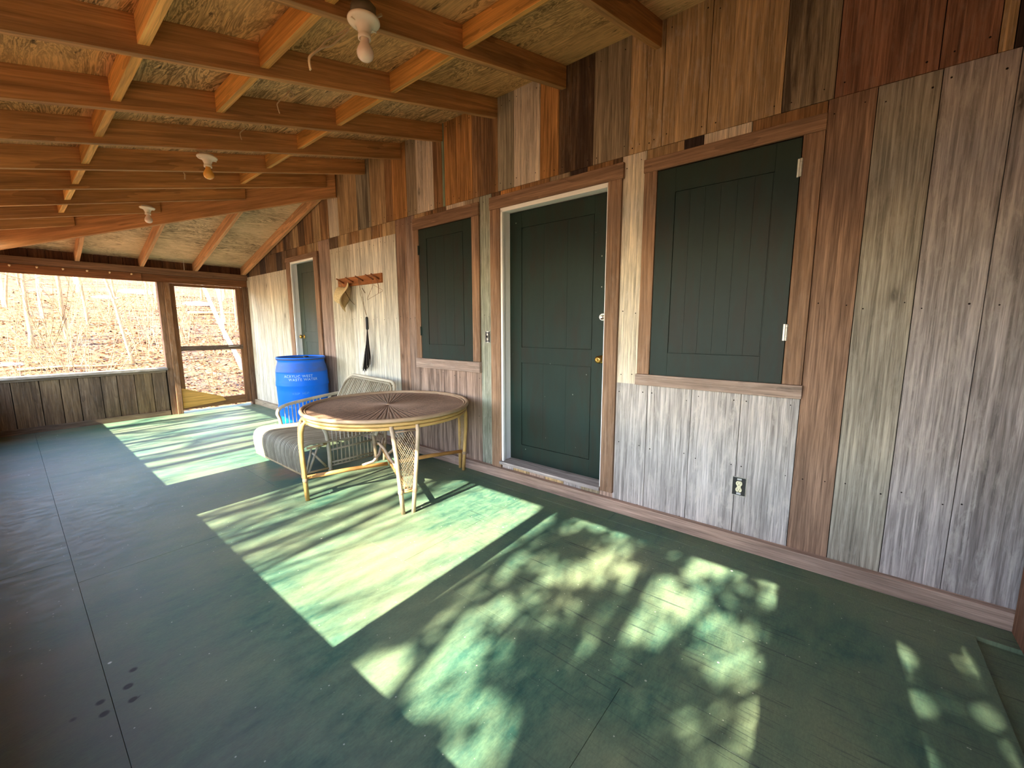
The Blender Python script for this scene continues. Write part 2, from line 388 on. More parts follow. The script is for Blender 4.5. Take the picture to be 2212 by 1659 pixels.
# backing behind the boards
bk = MB()
def back(y0, y1, z0, z1): bk.prism([(XW+.021, y0, z0), (XW+.021, y1, z0), (XW+.021, y1, min(z1, zc(XW, y1)+.02)), (XW+.021, y0, min(z1, zc(XW, y0)+.02))], (.02, 0, 0), (.02, .015, .012))
back(-.78, 1.34, -.02, 3.3); back(1.34, 2.33, -.02, .12); back(1.34, 2.33, 2.33, 3.3); back(2.33, 4.9, -.02, 3.3); back(4.9, 5.55, -.02, 3.3)
back(5.55, 6.37, -.02, .12); back(5.55, 6.37, 2.30, 3.3); back(6.37, 8.15, -.02, 3.3)
mb.v_off = len(mb.v)
for src in (nails, bk):
    o = len(mb.v); mb.v += src.v; mb.f += [[i+o for i in f] for f in src.f]; mb.t += src.t; mb.g += src.g; mb.w += src.w; mb.sm += src.sm
struct(mb.build('wall_right', M['board'], bevel=0), 'house wall of mixed weathered vertical boards')

# baseboard
mb = MB()
for a, b, c in [(-.74, 2.9, 'rose'), (2.9, 5.6, 'rose'), (5.6, 8.11, 'greybrown')]:
    mb.box(XW-.045, XW-.001, a, b, 0, .088, PAL[c], (0, 1, 0), .1, .15)
struct(mb.build('baseboard_right', M['trimwood'], bevel=.003), 'plain brown baseboard strip along the house wall')

# ------------------------------------------------------------------ casings, shutters and doors
CAS = lin(152, 118, 92); CAS2 = lin(164, 140, 124)
def casing(name, pieces, label=None, mat='trimwood'):
    m_ = MB()
    for (y0, y1, z0, z1, x0, gr, tint) in pieces: m_.box(x0, XW-.0015, y0, y1, z0, z1, tint, gr, .15, .2)
    return m_
def groove_panel(m_, yL, yR, z0, z1, xf, inner, th, tint, planks=0):
    """flat stile-and-rail leaf with a thin groove round an inset panel; inner = list of (yL, yR, z0, z1)"""
    g = .006
    ys = [yL, yR]; a, b = min(ys), max(ys)
    inner = sorted(inner, key=lambda q: q[2]); ia, ib = inner[0][0], inner[0][1]
    m_.box(xf, xf+th, a, ia-g, z0, z1, tint); m_.box(xf, xf+th, ib+g, b, z0, z1, tint)
    zz = z0
    for (_, _, p0, p1) in inner:
        m_.box(xf, xf+th, ia-g, ib+g, zz, p0-g, tint, (0, 1, 0)); zz = p1+g
    m_.box(xf, xf+th, ia-g, ib+g, zz, z1, tint, (0, 1, 0))
    for (_, _, p0, p1) in inner:
        m_.box(xf+.0075, xf+th-.001, ia-g, ib+g, p0-g, p1+g, (.01, .012, .01))
def inset(inner, xf, n):
    m_ = MB(); a, b, z0, z1 = inner
    for k in range(n):
        y0 = a+(b-a)*k/n; y1 = a+(b-a)*(k+1)/n
        m_.box(xf+.002, xf+.0074, y0+(.0006 if k else 0), y1-(.0006 if k < n-1 else 0), z0, z1)
    return m_

# window_1: big shuttered window
def shutter_window(name, yo, zo, ys, zs_, inn, hinge_y, hinge_z, hinge_mat, seed, label, casz, nplank):
    random.seed(seed)
    base = (XW-.02, (yo[0]+yo[1])/2, zo[0])
    e = bpy.data.objects.new(name, None); COL.objects.link(e); e.location = base; struct(e, label); e.empty_display_size = .1
    c = MB()
    c.box(XW-.022, XW-.002, yo[0], ys[0]-.004, casz[0], casz[1], CAS, (0,0,1), .1, .3)
    c.box(XW-.022, XW-.002, ys[1]+.004, yo[1], casz[0], casz[1], CAS, (0,0,1), .1, .3)
    c.box(XW-.026, XW-.002, yo[0]-.002, yo[1]+.004, casz[1], zo[1], CAS, (0,1,0), 0, .25)
    c.build('casing', M['trimwood'], e, bevel=.003)
    s_ = MB(); s_.box(XW-.034, XW-.002, yo[0]-.006, yo[1]+.006, zo[0], casz[0]-.001, CAS2, (0,1,0), .2, .2)
    s_.build('window_sill', M['trimwood'], e, bevel=.003)
    sh = MB(); xf = XW-.016
    sh_obj_inner = [inn]
    groove_panel(sh, ys[0], ys[1], zs_[0], zs_[1], xf, sh_obj_inner, .0145, (.5,.5,.5))
    so_ = sh.build('shutter', M['green'], e, bevel=.0012)
    inset(inn, xf, nplank).build('panel', M['green'], so_)
    for hz in hinge_z:
        h = MB(); y = hinge_y
        h.tube([(xf-.006, y, hz-.045), (xf-.006, y, hz+.045)], .007, 10)
        for q in range(5): h.lathe([(.0076, q*.018-.045+.001), (.0076, q*.018-.045+.016)], (xf-.006, y, hz), (0,0,1), 10)
        h.box(xf-.003, xf+.0, y-.016, y+.016, hz-.045, hz+.045)
        h.build('hinge', hinge_mat, so_)
    return e
shutter_window('window_1', (.168, 1.095), (.955, 2.402), (.262, 1.008), (1.03, 2.315), (.380, .890, 1.185, 2.167), .258, (1.315, 2.165), M['hinge'], 3,
               'large window closed by a dark green shutter, brown casing', (1.03, 2.322), 6)
shutter_window('window_2', (2.57, 3.475), (.935, 2.42), (2.66, 3.395), (1.033, 2.303), (2.775, 3.275, 1.184, 2.202), 3.399, (1.31, 2.11), M['green'], 5,
               'smaller window closed by a dark green shutter', (1.033, 2.31), 4)

def plank_door(name, y0, y1, z0, z1, mat, label, panels, xd, knob, deadbolt, casL, casR, castop, sillz, yj0, yj1):
    e = bpy.data.objects.new(name, None); COL.objects.link(e); e.location = (xd, (y0+y1)/2, z0); struct(e, label); e.empty_display_size = .1
    # outer casing boards
    c = MB()
    c.box(XW-.026, XW-.002, casR[0], casR[1], casR[2], castop[0], CAS, (0,0,1), .1, .3)
    c.box(XW-.024, XW-.002, casL[0], casL[1], casL[2], castop[0], CAS, (0,0,1), .1, .2)
    c.box(XW-.028, XW-.002, casR[0]-.01, casL[1]+.005, castop[0], castop[1], CAS, (0,1,0), .0, .3)
    c.build('door_casing', M['trimwood'], e, bevel=.003)
    j = MB()   # white jamb: sides, head, stops
    j.box(XW-.010, xd+.045, yj1-.002, yj1+.02, z0-.01, z1+.005); j.box(XW-.010, xd+.045, yj0-.02, yj0+.002, z0-.01, z1+.005)
    j.box(XW-.010, xd+.045, yj0-.02, yj1+.02, z1+.005, z1+.028)
    j.box(XW-.014, XW+.012, yj1-.016, yj1-.002, z0-.01, z1+.005); j.box(XW-.014, XW+.012, yj0+.002, yj0+.010, z0-.01, z1+.005)
    j.box(XW-.014, XW+.012, yj0+.002, yj1-.002, z1-.010, z1+.005)
    j.build('door_frame', M['white'], e, bevel=.0015)
    s_ = MB(); s_.box(XW-.040, xd+.05, yj0-.0, yj1+.015, sillz[0], sillz[1], PAL['silver2'], (0,1,0), .3, .3)
    s_.build('threshold', M['board'], e, bevel=.004)
    leaf = MB(); groove_panel(leaf, y0, y1, z0, z1, xd, panels, .035, (.5,.5,.5))
    lo = leaf.build('door_leaf', mat, e, bevel=.0015)
    for p in panels: inset(p, xd, 3).build('panel', mat, lo)
    k = MB(); kx = xd
    k.lathe([(.0, 0), (.031, 0), (.031, .004), (.026, .008), (.012, .012), (.011, .03), (.018, .034), (.026, .042), (.028, .052), (.024, .062), (.012, .067), (0, .067)], (kx, knob[0], knob[1]), (-1, 0, 0), 24)
    k.build('door_knob', M['brass'], lo)
    k = MB(); k.lathe([(.0145, .0672), (.009, .069), (.009, .0675), (0, .0675)], (kx, knob[0], knob[1]), (-1,0,0), 16); k.box(kx-.071, kx-.067, knob[0]-.0015, knob[0]+.0015, knob[1]-.006, knob[1]+.006)
    k.build('keyhole', M['brass'], lo)
    if deadbolt:
        k = MB(); k.lathe([(0, 0), (.032, 0), (.032, .006), (.028, .016), (.020, .020), (.018, .017), (0, .017)], (kx, deadbolt[0], deadbolt[1]), (-1, 0, 0), 24)
        d = k.build('deadbolt', M['chrome'], lo); k = MB(); k.box(kx-.0185, kx-.0170, deadbolt[0]-.0018, deadbolt[0]+.0018, deadbolt[1]-.008, deadbolt[1]+.008); k.disc((kx-.017, deadbolt[0], deadbolt[1]-.004), (-1,0,0), .004, 10)
        k.build('keyway', M['black'], lo)
    return e
XD = XW+.105
plank_door('door_1', 1.345, 2.318, .155, 2.303, M['green'], 'dark green two-panel door in a white frame', [(1.515, 2.185, .305, 1.035), (1.515, 2.185, 1.18, 2.165)], XD, (1.425, 1.105), (1.418, 1.42),
           (2.325, 2.432, .088), (1.246, 1.345, .13), (2.325, 2.425), (.125, .153), 1.345, 2.318)
plank_door('door_2', 5.62, 6.335, .155, 2.262, M['green2'], 'faded green door behind the blue drum', [(5.75, 6.19, .305, 1.135), (5.75, 6.19, 1.29, 2.12)], XW+.08, (6.255, 1.215), None,
           (6.345, 6.46, .088), (5.50, 5.61, .088), (2.28, 2.345), (.125, .153), 5.62, 6.335)
# boxes that close the two door recesses behind
mb = MB()
for a, b, xx in ((1.30, 2.37, XD+.05), (5.57, 6.39, XW+.13)):
    mb.box(xx, xx+.02, a, b, .0, 2.40, (.03,.03,.03)); mb.box(XW+.042, xx, a, a+.02, .0, 2.40, (.03,.03,.03)); mb.box(XW+.042, xx, b-.02, b, .0, 2.40, (.03,.03,.03)); mb.box(XW+.042, xx, a, b, 2.38, 2.40, (.03,.03,.03)); mb.box(XW+.042, xx, a, b, 0, .1, (.03,.03,.03))
struct(mb.build('trim_1', M['dark']), 'dark back of the door recesses')

# ================================================================== FAR END WALL
END = lin(142, 106, 78); ENDG = lin(128, 106, 84)
mb = MB()
random.seed(21)
ks = [-.34, -.034, .204, .386, .554, .774, .941, 1.13, 1.329, 1.50]
for a, b in zip(ks, ks[1:]):
    mb.box(a+.004, b-.004, YE, YE+.02, .03, .672, random.choice([lin(122, 96, 72), lin(134, 108, 82), lin(106, 82, 62), lin(140, 112, 80)]), (0,0,1), .1, .45)
mb.box(-.45, 1.52, YE+.021, YE+.05, -.02, .70, (.03, .022, .016)); mb.box(-.45, 2.80, YE+.071, YE+.09, 2.14, 2.39, (.03, .022, .016))
mb.box(-.34, 1.50, YE-.02, YE, 0, .075, ENDG, (1,0,0), 0, .3)
# frieze boards between header and roof
for k in range(22):
    x0 = -.45+k*.148
    mb.box(x0+.002, x0+.145, YE+.05, YE+.07, 2.14, zc(XW, 8.16)+.005, random.choice([lin(104, 70, 46), lin(92, 60, 40), lin(118, 82, 56)]), (0,0,1), 0, .4)
struct(mb.build('wall_far', M['board']), 'far end wall with low board panel and open screen above')
def trim(n, boxes, label, mat='trimwood', bevel=.003):
    m_ = MB()
    for b in boxes: m_.box(*b)
    return struct(m_.build('trim_%d' % n, M[mat], bevel=bevel), label)
trim(2, [(-.40, 1.52, YE-.06, YE+.10, .705, .742, lin(150, 140, 128), (1,0,0), .6, .1), (-.40, 1.50, YE-.022, YE+.02, .672, .705, ENDG, (1,0,0), .2, .2)], 'grey weathered sill on the low end wall')
trim(3, [(-.40, 2.76, YE-.055, YE+.09, 2.145, 2.236, END, (1,0,0), 0, .15)], 'header beam across the far end')
trim(4, [(-.40, 2.76, YE-.01, YE+.06, 2.035, 2.144, lin(138, 92, 58), (1,0,0), 0, .15)], 'lower header board above the screen opening')
trim(5, [(1.515, 1.585, YE-.02, YE+.08, .0, 2.034, END, (0,0,1), .1, .2), (1.586, 1.655, YE-.045, YE+.08, .0, 2.034, lin(146, 106, 74), (0,0,1), .2, .1)], 'post between the screen opening and the screen door')
trim(6, [(2.645, 2.765, YE-.03, YE+.08, .0, 2.034, lin(120, 88, 64), (0,0,1), .1, .3)], 'corner post beside the screen door')
# screen door in the end wall
e = bpy.data.objects.new('door_3', None); COL.objects.link(e); e.location = (2.15, YE+.01, 0); struct(e, 'wooden screen door at the far end'); e.empty_display_size = .1
f = MB()
DF = lin(134, 92, 60)
f.box(1.66, 1.722, YE+.005, YE+.04, .05, 2.03, DF, (0,0,1), .1, .3); f.box(2.545, 2.642, YE+.005, YE+.04, .05, 2.03, DF, (0,0,1), .1, .3)
f.box(1.722, 2.545, YE+.005, YE+.04, 1.99, 2.03, DF, (1,0,0), 0, .2); f.box(1.722, 2.545, YE+.005, YE+.04, .05, .19, DF, (1,0,0), .1, .3)
f.build('door_frame', M['trimwood'], e, bevel=.002)
f = MB(); f.box(1.722, 2.58, YE-.004, YE+.035, .985, 1.06, lin(108, 86, 70), (1,0,0), .2, .2); f.build('mid_rail', M['trimwood'], e, bevel=.002)
f = MB(); f.prism([(1.665, YE-.008, .075), (2.25, YE-.008, .13), (2.20, YE-.008, .205), (1.665, YE-.008, .40)], (0, .012, 0), lin(214, 158, 82), (1,0,0), 0, .1); f.build('plywood_patch', M['lumber'], e)
f = MB(); f.tube([(2.36, YE-.012, 1.035), (2.52, YE-.012, 1.04)], .006, 8, lin(190,180,165)); f.build('door_handle', M['plain'], e)

# near end wall and outer wall (mostly beside and behind the camera)
mb = MB(); random.seed(5)
for k in range(14):
    x0 = -.36+k*.222
    mb.prism([(x0+.002, YN-.02, -.02), (x0+.22, YN-.02, -.02), (x0+.22, YN-.02, zc(x0+.22, 0)), (x0+.002, YN-.02, zc(x0, 0))], (0, .02, 0), random.choice([PAL['rose'], PAL['brown'], PAL['silver2'], PAL['greybrown']]), (0,0,1), .2, .3)
struct(mb.build('wall_near', M['board']), 'near end wall')
trim(7, [(2.46, 2.672, YN, YN+.06, 0, 2.35, lin(134, 92, 66), (0,0,1), .1, .2)], 'brown corner post at the near end')
mb = MB()
def kn(y0, y1, z0, z1):
    n = max(1, round((y1-y0)/.18))
    for k in range(n):
        a = y0+(y1-y0)*k/n; b = y0+(y1-y0)*(k+1)/n
        mb.box(-.375, -.30, a, b, z0, z1, random.choice([lin(122, 96, 72), lin(134, 108, 82), lin(106, 82, 62)]), (0,0,1), .2, .3)
kn(-.78, 8.2, -.02, .70)
kn(-.40, .045, .70, 2.02); kn(3.52, 4.405, .70, 2.02)  # first panel is added out of view to shade the near floor
kn(-.78, -.635, .70, 2.02)
struct(mb.build('wall_left', M['board']), 'low outer wall of the porch, with an added panel shading the near floor')
trim(8, [(-.39, -.28, -.78, 8.2, .70, .735, ENDG, (0,1,0), .5, .1)], 'sill of the outer openings')
trim(9, [(-.39, -.25, -.78, 8.2, 2.02, 2.235, END, (0,1,0), 0, .1)], 'outer header beam')
n_ = 10
for a, b in ((1.43, 1.535), (6.35, 6.40)):
    trim(n_, [(-.385, -.285, a, b, .735, 2.02, END, (0,0,1), 0, .1)], 'post between the outer openings'); n_ += 1

# ================================================================== ROOF: sheathing, rafters, hip, blocking
mb = MB(); random.seed(9)
PLYC = [lin(232, 190, 132), lin(226, 178, 116), lin(232, 192, 138)]
th = (0, 0, .018)
def roofpt(x, y): return V((x, y, zc(x, y)))
# plane falling towards the outer wall, in sheets that break on the rafters
yb = [-1.0, .40, 1.045, 2.375, 3.675, 4.98, 6.29, 7.62]
for i, (a, b) in enumerate(zip(yb, yb[1:])):
    for x0, x1 in ((-.62, .42), (.42, 1.6), (1.6, 2.78)):
        # clip against hip line x + y = 7.62
        poly = [(x0, a), (x1, a), (x1, b), (x0, b)]
        outp = []
        for k in range(4):
            p, q = poly[k], poly[(k+1) % 4]; fp, fq = 7.62-p[0]-p[1], 7.62-q[0]-q[1]
            if fp >= 0: outp.append(p)
            if fp*fq < 0: t_ = fp/(fp-fq); outp.append((p[0]+(q[0]-p[0])*t_, p[1]+(q[1]-p[1])*t_))
        if len(outp) < 3: continue
        mb.prism([(x, y, 3.185-SL*(XW-x)) for x, y in outp], th, random.choice(PLYC), (0, 1, 0))
# end plane falling towards the far wall
for a, b in ((4.84, 6.2), (6.2, 7.4), (7.4, 8.55)):
    x0a, x0b = 7.62-a, 7.62-b
    mb.prism([(max(x0a, -.9), a, 3.185-SL*(a-4.90)), (2.80, a, 3.185-SL*(a-4.90)), (2.80, b, 3.185-SL*(b-4.90)), (x0b, b, 3.185-SL*(b-4.90))], th, lin(216, 190, 150), (1, 0, 0))
mb.prism([(-.62, -1.0, 3.30-SL*(XW+.62)), (2.80, -1.0, 3.30+.02), (2.80, 4.9, 3.30+.02), (-.62, 8.3, 3.30-SL*(XW+.62))], (0, 0, .03), (.2, .15, .1), (0, 1, 0))
struct(mb.build('ceiling', M['ply']), 'stained plywood roof sheathing')

ORG = lin(206, 154, 96); ORG2 = lin(192, 142, 88); BLK = lin(240, 182, 98)
RD = .148
def zr(x): return 3.037 - SL*(XW-x)
ordn = ['first', 'second', 'third', 'fourth', 'fifth', 'sixth', 'seventh', 'eighth', 'ninth', 'tenth']
ry = [.417, 1.067, 1.745, 2.395, 3.063, 3.694, 4.346, 5.0, 5.65, 6.317, 6.968, 7.55]
rlab = ['roof rafter nearest the near end, out over the camera', 'roof rafter in the top right, ending above the big shuttered window',
 'roof rafter carrying the nearest lamp holder', 'second roof rafter behind the nearest lamp holder, ending above the green door', 'roof rafter just behind the hanging curled wire, ending above the small shutter',
 'roof rafter carrying the middle lamp holder with the amber bulb', 'roof rafter right behind the amber bulb', 'long roof rafter meeting the wall beside the hip beam end', 'cut roof rafter carrying the farthest lamp holder',
 'short cut roof rafter butting the hip beam beyond the farthest lamp', 'shortest visible cut roof rafter butting the hip beam at left', 'last stub rafter in the outer corner']
random.seed(31)
for i, y in enumerate(ry):
    x1 = XW if y < 4.95 else min(XW, 7.62-(y-.02)-.035)
    x0 = -.42
    if x1 < x0+.1: continue
    r_ = MB()
    tint = random.choice([ORG, ORG2, lin(198, 146, 90)])
    r_.prism([(x0, y-.04, zr(x0)), (x1, y-.04, zr(x1)), (x1, y-.04, zr(x1)+RD), (x0, y-.04, zr(x0)+RD)], (0, .04, 0), tint, (1, 0, SL), .06, .38)
    o = r_.build('roof_rafter', M['lumber'], origin=((x0+x1)/2, y-.02, zr((x0+x1)/2)), bevel=.002)
    tag(o, rlab[i], 'rafter', 'roof rafters across the porch')
# hip beam along x + y = 7.62
h = MB(); d = V((-1, 1, -SL)); n2 = V((1, 1, 0)).normalized()*.02
def hp(x): return V((x, 7.62-x, 0))
top = lambda x: 3.185-SL*(XW-x)-.012; bot = lambda x: top(x)-.262
a, b = 2.70, -.40
pts = [hp(a)+V((0,0,bot(a))), hp(b)+V((0,0,bot(b))), hp(b)+V((0,0,top(b))), hp(a)+V((0,0,top(a)))]
h.prism([p-n2 for p in pts], n2*2, lin(206, 152, 98), d, .05, .25)
tag(h.build('hip_beam', M['lumber'], origin=hp(1.2)+V((0,0,bot(1.2))), bevel=.002), 'deep diagonal hip beam running from the house wall down to the outer far corner', 'beam')
# rafters of the end plane
jl = ['end roof rafter nearest the outer corner, very short', 'second end rafter from the left, above the peg rail', 'third end rafter from the left, above the screen door', 'longest end rafter, lying against the house wall']
for i, x in enumerate((.735, 1.385, 2.03, 2.70)):
    r_ = MB(); y0 = 7.62-x+.03; y1 = YE+.06
    zz = lambda y: 3.185-RD-SL*(y-4.90)
    if i == 3: y0 = 7.62-x+.09
    r_.prism([(x-.04, y0, zz(y0)), (x-.04, y1, zz(y1)), (x-.04, y1, zz(y1)+RD-.001), (x-.04, y0, zz(y0)+RD-.001)], (.04, 0, 0), lin(210, 160, 112), (0, 1, -SL), .05, .08)
    o = r_.build('end_rafter', M['lumber'], origin=(x-.02, (y0+y1)/2, zz((y0+y1)/2)), bevel=.002)
    tag(o, jl[i], 'rafter', 'end rafters over the far wall')
# blocking between rafters
rows = {'outer': (.47, range(0, 9)), 'middle': (.935, range(1, 4)), 'inner': (1.69, range(0, 7))}
between = ['between the two nearest rafters', 'before the rafter with the nearest lamp', 'behind the rafter with the nearest lamp', 'two bays behind the nearest lamp', 'three bays behind the nearest lamp',
           'just behind the middle lamp rafter', 'two bays behind the middle lamp', 'three bays behind the middle lamp', 'four bays behind the middle lamp']
for nm, (x, idx) in rows.items():
    for i in idx:
        if x > 7.62-ry[i+1]: continue
        if nm == 'middle' and i == 1: pass
        y0, y1 = ry[i]+.0005, ry[i+1]-.0405
        r_ = MB()
        r_.prism([(x, y0, zr(x)+.035), (x+.04, y0, zr(x+.04)+.035), (x+.04, y0, zr(x+.04)+RD-.001), (x, y0, zr(x)+RD-.001)], (0, y1-y0, 0), random.choice([BLK, lin(232, 172, 92), lin(242, 188, 108)]), (0,1,0), 0, .03)
        o = r_.build('blocking', M['lumber'], origin=(x+.02, (y0+y1)/2, zr(x)+.035), bevel=.0015)
        tag(o, 'light orange blocking piece of the %s row, %s' % ({'outer': 'left', 'middle': 'middle', 'inner': 'right'}[nm], between[i]), 'blocking', 'blocking pieces between the rafters')

# ================================================================== LAMP HOLDERS
def lamp(loc, bulbc, label, boxed):
    kz = lambda P, a=.92, b=.80: [(q[0]*a, q[1]*b) for q in P]
    e = empty('lamp_holder', loc, label, 'lamp', 'lamp holders under the rafters'); x, y, z = loc
    p = MB(); p.lathe(kz([(0, 0), (.062, 0), (.068, -.004), (.069, -.012), (.062, -.020), (.045, -.026), (.032, -.036), (.029, -.052), (.0255, -.058), (.0255, -.066), (.024, -.070), (.027, -.074), (.027, -.092), (.021, -.092), (.019, -.07), (0, -.07)]), loc, n=40)
    for s in (-1, 1): p.box(x+s*.047-.009, x+s*.047+.009, y-.002, y+.002, z-.0235, z-.018)
    p.build('porcelain_base', M['ceramic'], e)
    b = MB(); b.lathe(kz([(.0, -.188), (.010, -.187), (.019, -.182), (.0265, -.172), (.030, -.158), (.0295, -.144), (.025, -.128), (.019, -.113), (.0145, -.10), (.0135, -.088), (.013, -.078)], 1.1, .82), loc, n=28)
    t = NT('bulb_glass'); t.fin(bulbc, .18, spec=.6); t.b.inputs['Subsurface Weight'].default_value = .2
    b.build('light_bulb', t.m, e)
    j = MB(); j.lathe([(.0, .045), (.05, .045), (.05, 0), (.0, 0)], loc, n=8) if boxed else j.lathe([(.045, .012), (.045, 0)], loc, n=8)
    j.build('junction_box', M['hinge'] if not boxed else M['ceiling_box'], e)
    return e
M['ceiling_box'] = paint('dull_steel_box', lin(110, 104, 84), .6, .2)
zb = lambda x: zr(x)
lamp((1.05, 1.62, 2.58), lin(240, 222, 200), 'nearest porcelain lamp holder with a frosted white bulb, cable curling beside it', True)
lamp((1.05, 3.665, 2.565), lin(240, 180, 80), 'middle porcelain lamp holder with an amber bulb', False)
lamp((1.05, 5.63, 2.565), lin(236, 214, 190), 'farthest small porcelain lamp holder with a white bulb', False)
def wire(pts, r, label, name='loose_wire', mat='wire', cat='wire', two=None, grp=None):
    m_ = MB()
    def smooth(P):
        P = [V(p) for p in P]; o_ = []
        for i in range(len(P)-1):
            a = P[max(i-1, 0)]; b = P[i]; c = P[i+1]; d_ = P[min(i+2, len(P)-1)]
            for k in range(5):
                t = k/5; o_.append(.5*((2*b)+(c-a)*t+(2*a-5*b+4*c-d_)*t*t+(3*b-a-3*c+d_)*t**3))
        return o_+[P[-1]]
    m_.tube(smooth(pts), r, 6, lin(205, 180, 140))
    if two: m_.tube(smooth(two), r, 6, lin(205, 180, 140))
    o = m_.build(name, M[mat], origin=pts[0]); return tag(o, label, cat, grp)
def bpx(px, py, yv):
    dd = rt*((px-1106)/fpx) - up*((py-829.5)/fpx) + fw; t = yv/dd.y
    return V((0, 0, 1.35)) + dd*t
cabl = lambda P, yv: [bpx(x, y, yv) for x, y in P]
wire(cabl([(752, 61), (738, 70), (722, 79), (706, 87), (690, 104), (670, 120), (667, 132), (670, 152)], 1.68), .0032, 'pale two-strand cable hanging from the nearest lamp holder',
     two=cabl([(755, 64), (740, 77), (724, 92), (712, 100), (697, 103), (678, 116), (670, 124), (669, 136), (672, 150)], 1.675))
wire(cabl([(800, 42), (812, 37), (824, 32)], 1.66), .006, 'short cable stub sticking out right of the nearest lamp holder')
q = [bpx(x, y, 2.55) for x, y in ((628, 197), (634, 204), (628, 211), (620, 206), (622, 198), (628, 196), (618, 205), (600, 222), (600, 232), (604, 245))]
wire(q, .003, 'curled pale wire with an eye loop hanging from the rafter above the settee')
q = [bpx(x, y, 3.3) for x, y in ((533, 275), (520, 285), (519, 292), (522, 302))]
wire(q, .003, 'short bent wire hanging beyond the curled wire')
q = [bpx(x, y, 4.6) for x, y in ((396, 373), (399, 376), (399.5, 387))]
wire(q, .005, 'small stub of wire under the rafter left of the amber bulb')
q = [bpx(397, 569, 8.02), bpx(398, 583, 8.02)]
ch = MB()
for k in range(8):
    c = q[0].lerp(q[1], k/7.0); ch.lathe([(0, -.005), (.005, 0), (0, .005)], c, n=6, tint=lin(220,215,200))
ch.tube([q[0]+V((0, 0, .16)), q[1]], .0012, 5, lin(200,195,180))
tag(ch.build('pull_chain', M['plain'], origin=q[0]), 'tiny beaded pull chain hanging above the screen door', 'chain')

# ================================================================== PEG RAIL ON THE FAR HEADER
e = empty('peg_rail', (.5, YE-.075, 2.07), 'long brown peg rail with six pale pegs on the far header beam', 'peg rail')
p = MB(); p.box(-.38, 1.345, YE-.033, YE-.0105, 2.050, 2.142, lin(146, 96, 60), (1,0,0), 0, .1); p.build('board', M['trimwood'], e, bevel=.002)
for x in (-.10, .122, .344, .569, .791, 1.012, 1.237):
    p = MB(); p.lathe([(0, .05), (.010, .048), (.012, .04), (.008, .03), (.007, 0)], (x, YE-.033, 2.112), (0, -1, .15), 12, lin(226, 196, 150)); p.build('peg', M['plain'], e)

# ================================================================== COAT RACK ON THE HOUSE WALL
ZR = 1.893
e = empty('coat_rack', (XW-.02, 4.53, ZR), 'short wooden coat rack with five slanted pegs on the pale boards', 'coat rack')
p = MB(); p.box(XW-.022, XW-.0016, 4.06, 5.00, ZR-.05, ZR+.055, lin(178, 112, 66), (0,1,0), 0, .2); p.build('board', M['trimwood'], e, bevel=.003)
pegs = [(4.84, 4.77), (4.63, 4.56), (4.42, 4.34), (4.20, 4.12), (4.10, 4.05)]
for y, y2 in [(4.86, 4.83), (4.645, 4.62), (4.43, 4.41), (4.22, 4.20), (4.105, 4.09)]:
    p = MB(); p.tube([(XW-.022, y, ZR-.005), (XW-.13, y2, ZR+.035)], [.009, .008], 10, lin(132, 80, 48)); p.build('peg', M['plain'], e)
# bucket hat hanging from the leftmost peg
def loft(rings, tint, mbx, closed=True):
    base = len(mbx.v); n = len(rings[0])
    for r in rings: mbx.v += [V(p) for p in r]
    for i in range(len(rings)-1):
        for k in range(n if closed else n-1):
            q_ = (k+1) % n; idx = [base+i*n+k, base+i*n+q_, base+(i+1)*n+q_, base+(i+1)*n+k]
            mbx.face(idx, tint, [tuple(mbx.v[j]) for j in idx], (0,0,0), True)
hm = MB(); HC = V((XW-.10, 4.74, 1.72)); ax = V((-.55, .62, .22)).normalized(); a_ = V((.15, -.2, 1)); a_ = (a_-ax*a_.dot(ax)).normalized(); b_ = ax.cross(a_)
rings = []
for r, hgt, wob in ((.002, .10, 0), (.05, .10, 0), (.075, .09, .002), (.085, .06, .003), (.088, .0, .004), (.092, -.005, .006), (.12, -.022, .014), (.152, -.034, .026), (.155, -.037, .028), (.120, -.028, .014), (.086, -.008, .004), (.080, .05, .0), (.06, .09, 0), (.001, .092, 0)):
    rings.append([HC + ax*(hgt+wob*math.sin(3*t+1)) + (a_*math.cos(t)*1.15 + b_*math.sin(t)*.92)*r for t in [2*PI*k/28 for k in range(28)]])
loft(rings, lin(206, 182, 138), hm)
hb = tag(hm.build('bucket_hat', M['cloth'], origin=HC), 'beige cloth bucket hat hanging from the left peg of the coat rack', 'hat')
st = MB(); st.tube([V((XW-.09, 4.845, ZR+.012)), HC+a_*.10+ax*.03, HC+a_*.10-ax*.0], .003, 6, lin(150, 120, 84)); st.tube([V((XW-.09, 4.845, ZR+.01)), V((XW-.055, 4.80, 1.80)), HC-a_*.05+V((.05, -.08, 0)), V((XW-.035, 4.62, 1.62))], .003, 6, lin(90, 70, 50))
st.build('chin_cord', M['plain'], hb, origin=HC)
# whisk on a long cord
e = empty('fly_whisk', (XW-.06, 4.31, .85), 'black-handled whisk of dark strands hanging by a long cord from the coat rack', 'whisk')
wx = XW-.075
p = MB(); p.tube([(wx-.015, 4.415, ZR+.022), (wx-.01, 4.37, 1.75), (wx, 4.305, 1.475)], .0022, 6, lin(120, 92, 64)); p.tube([(wx-.01, 4.425, ZR+.02), (wx-.005, 4.40, 1.72), (wx, 4.31, 1.475)], .0022, 6, lin(120, 92, 64)); p.build('cord', M['plain'], e)
p = MB(); p.lathe([(0, .075), (.012, .072), (.016, .06), (.017, -.06), (.013, -.072), (0, -.075)], (wx, 4.305, 1.395), n=16); p.build('handle', M['black'], e)
p = MB(); p.tube([(wx, 4.305, 1.47), (wx, 4.303, 1.49)], .005, 8, lin(210,205,195)); p.build('ferrule', M['plain'], e)
p = MB(); random.seed(4)
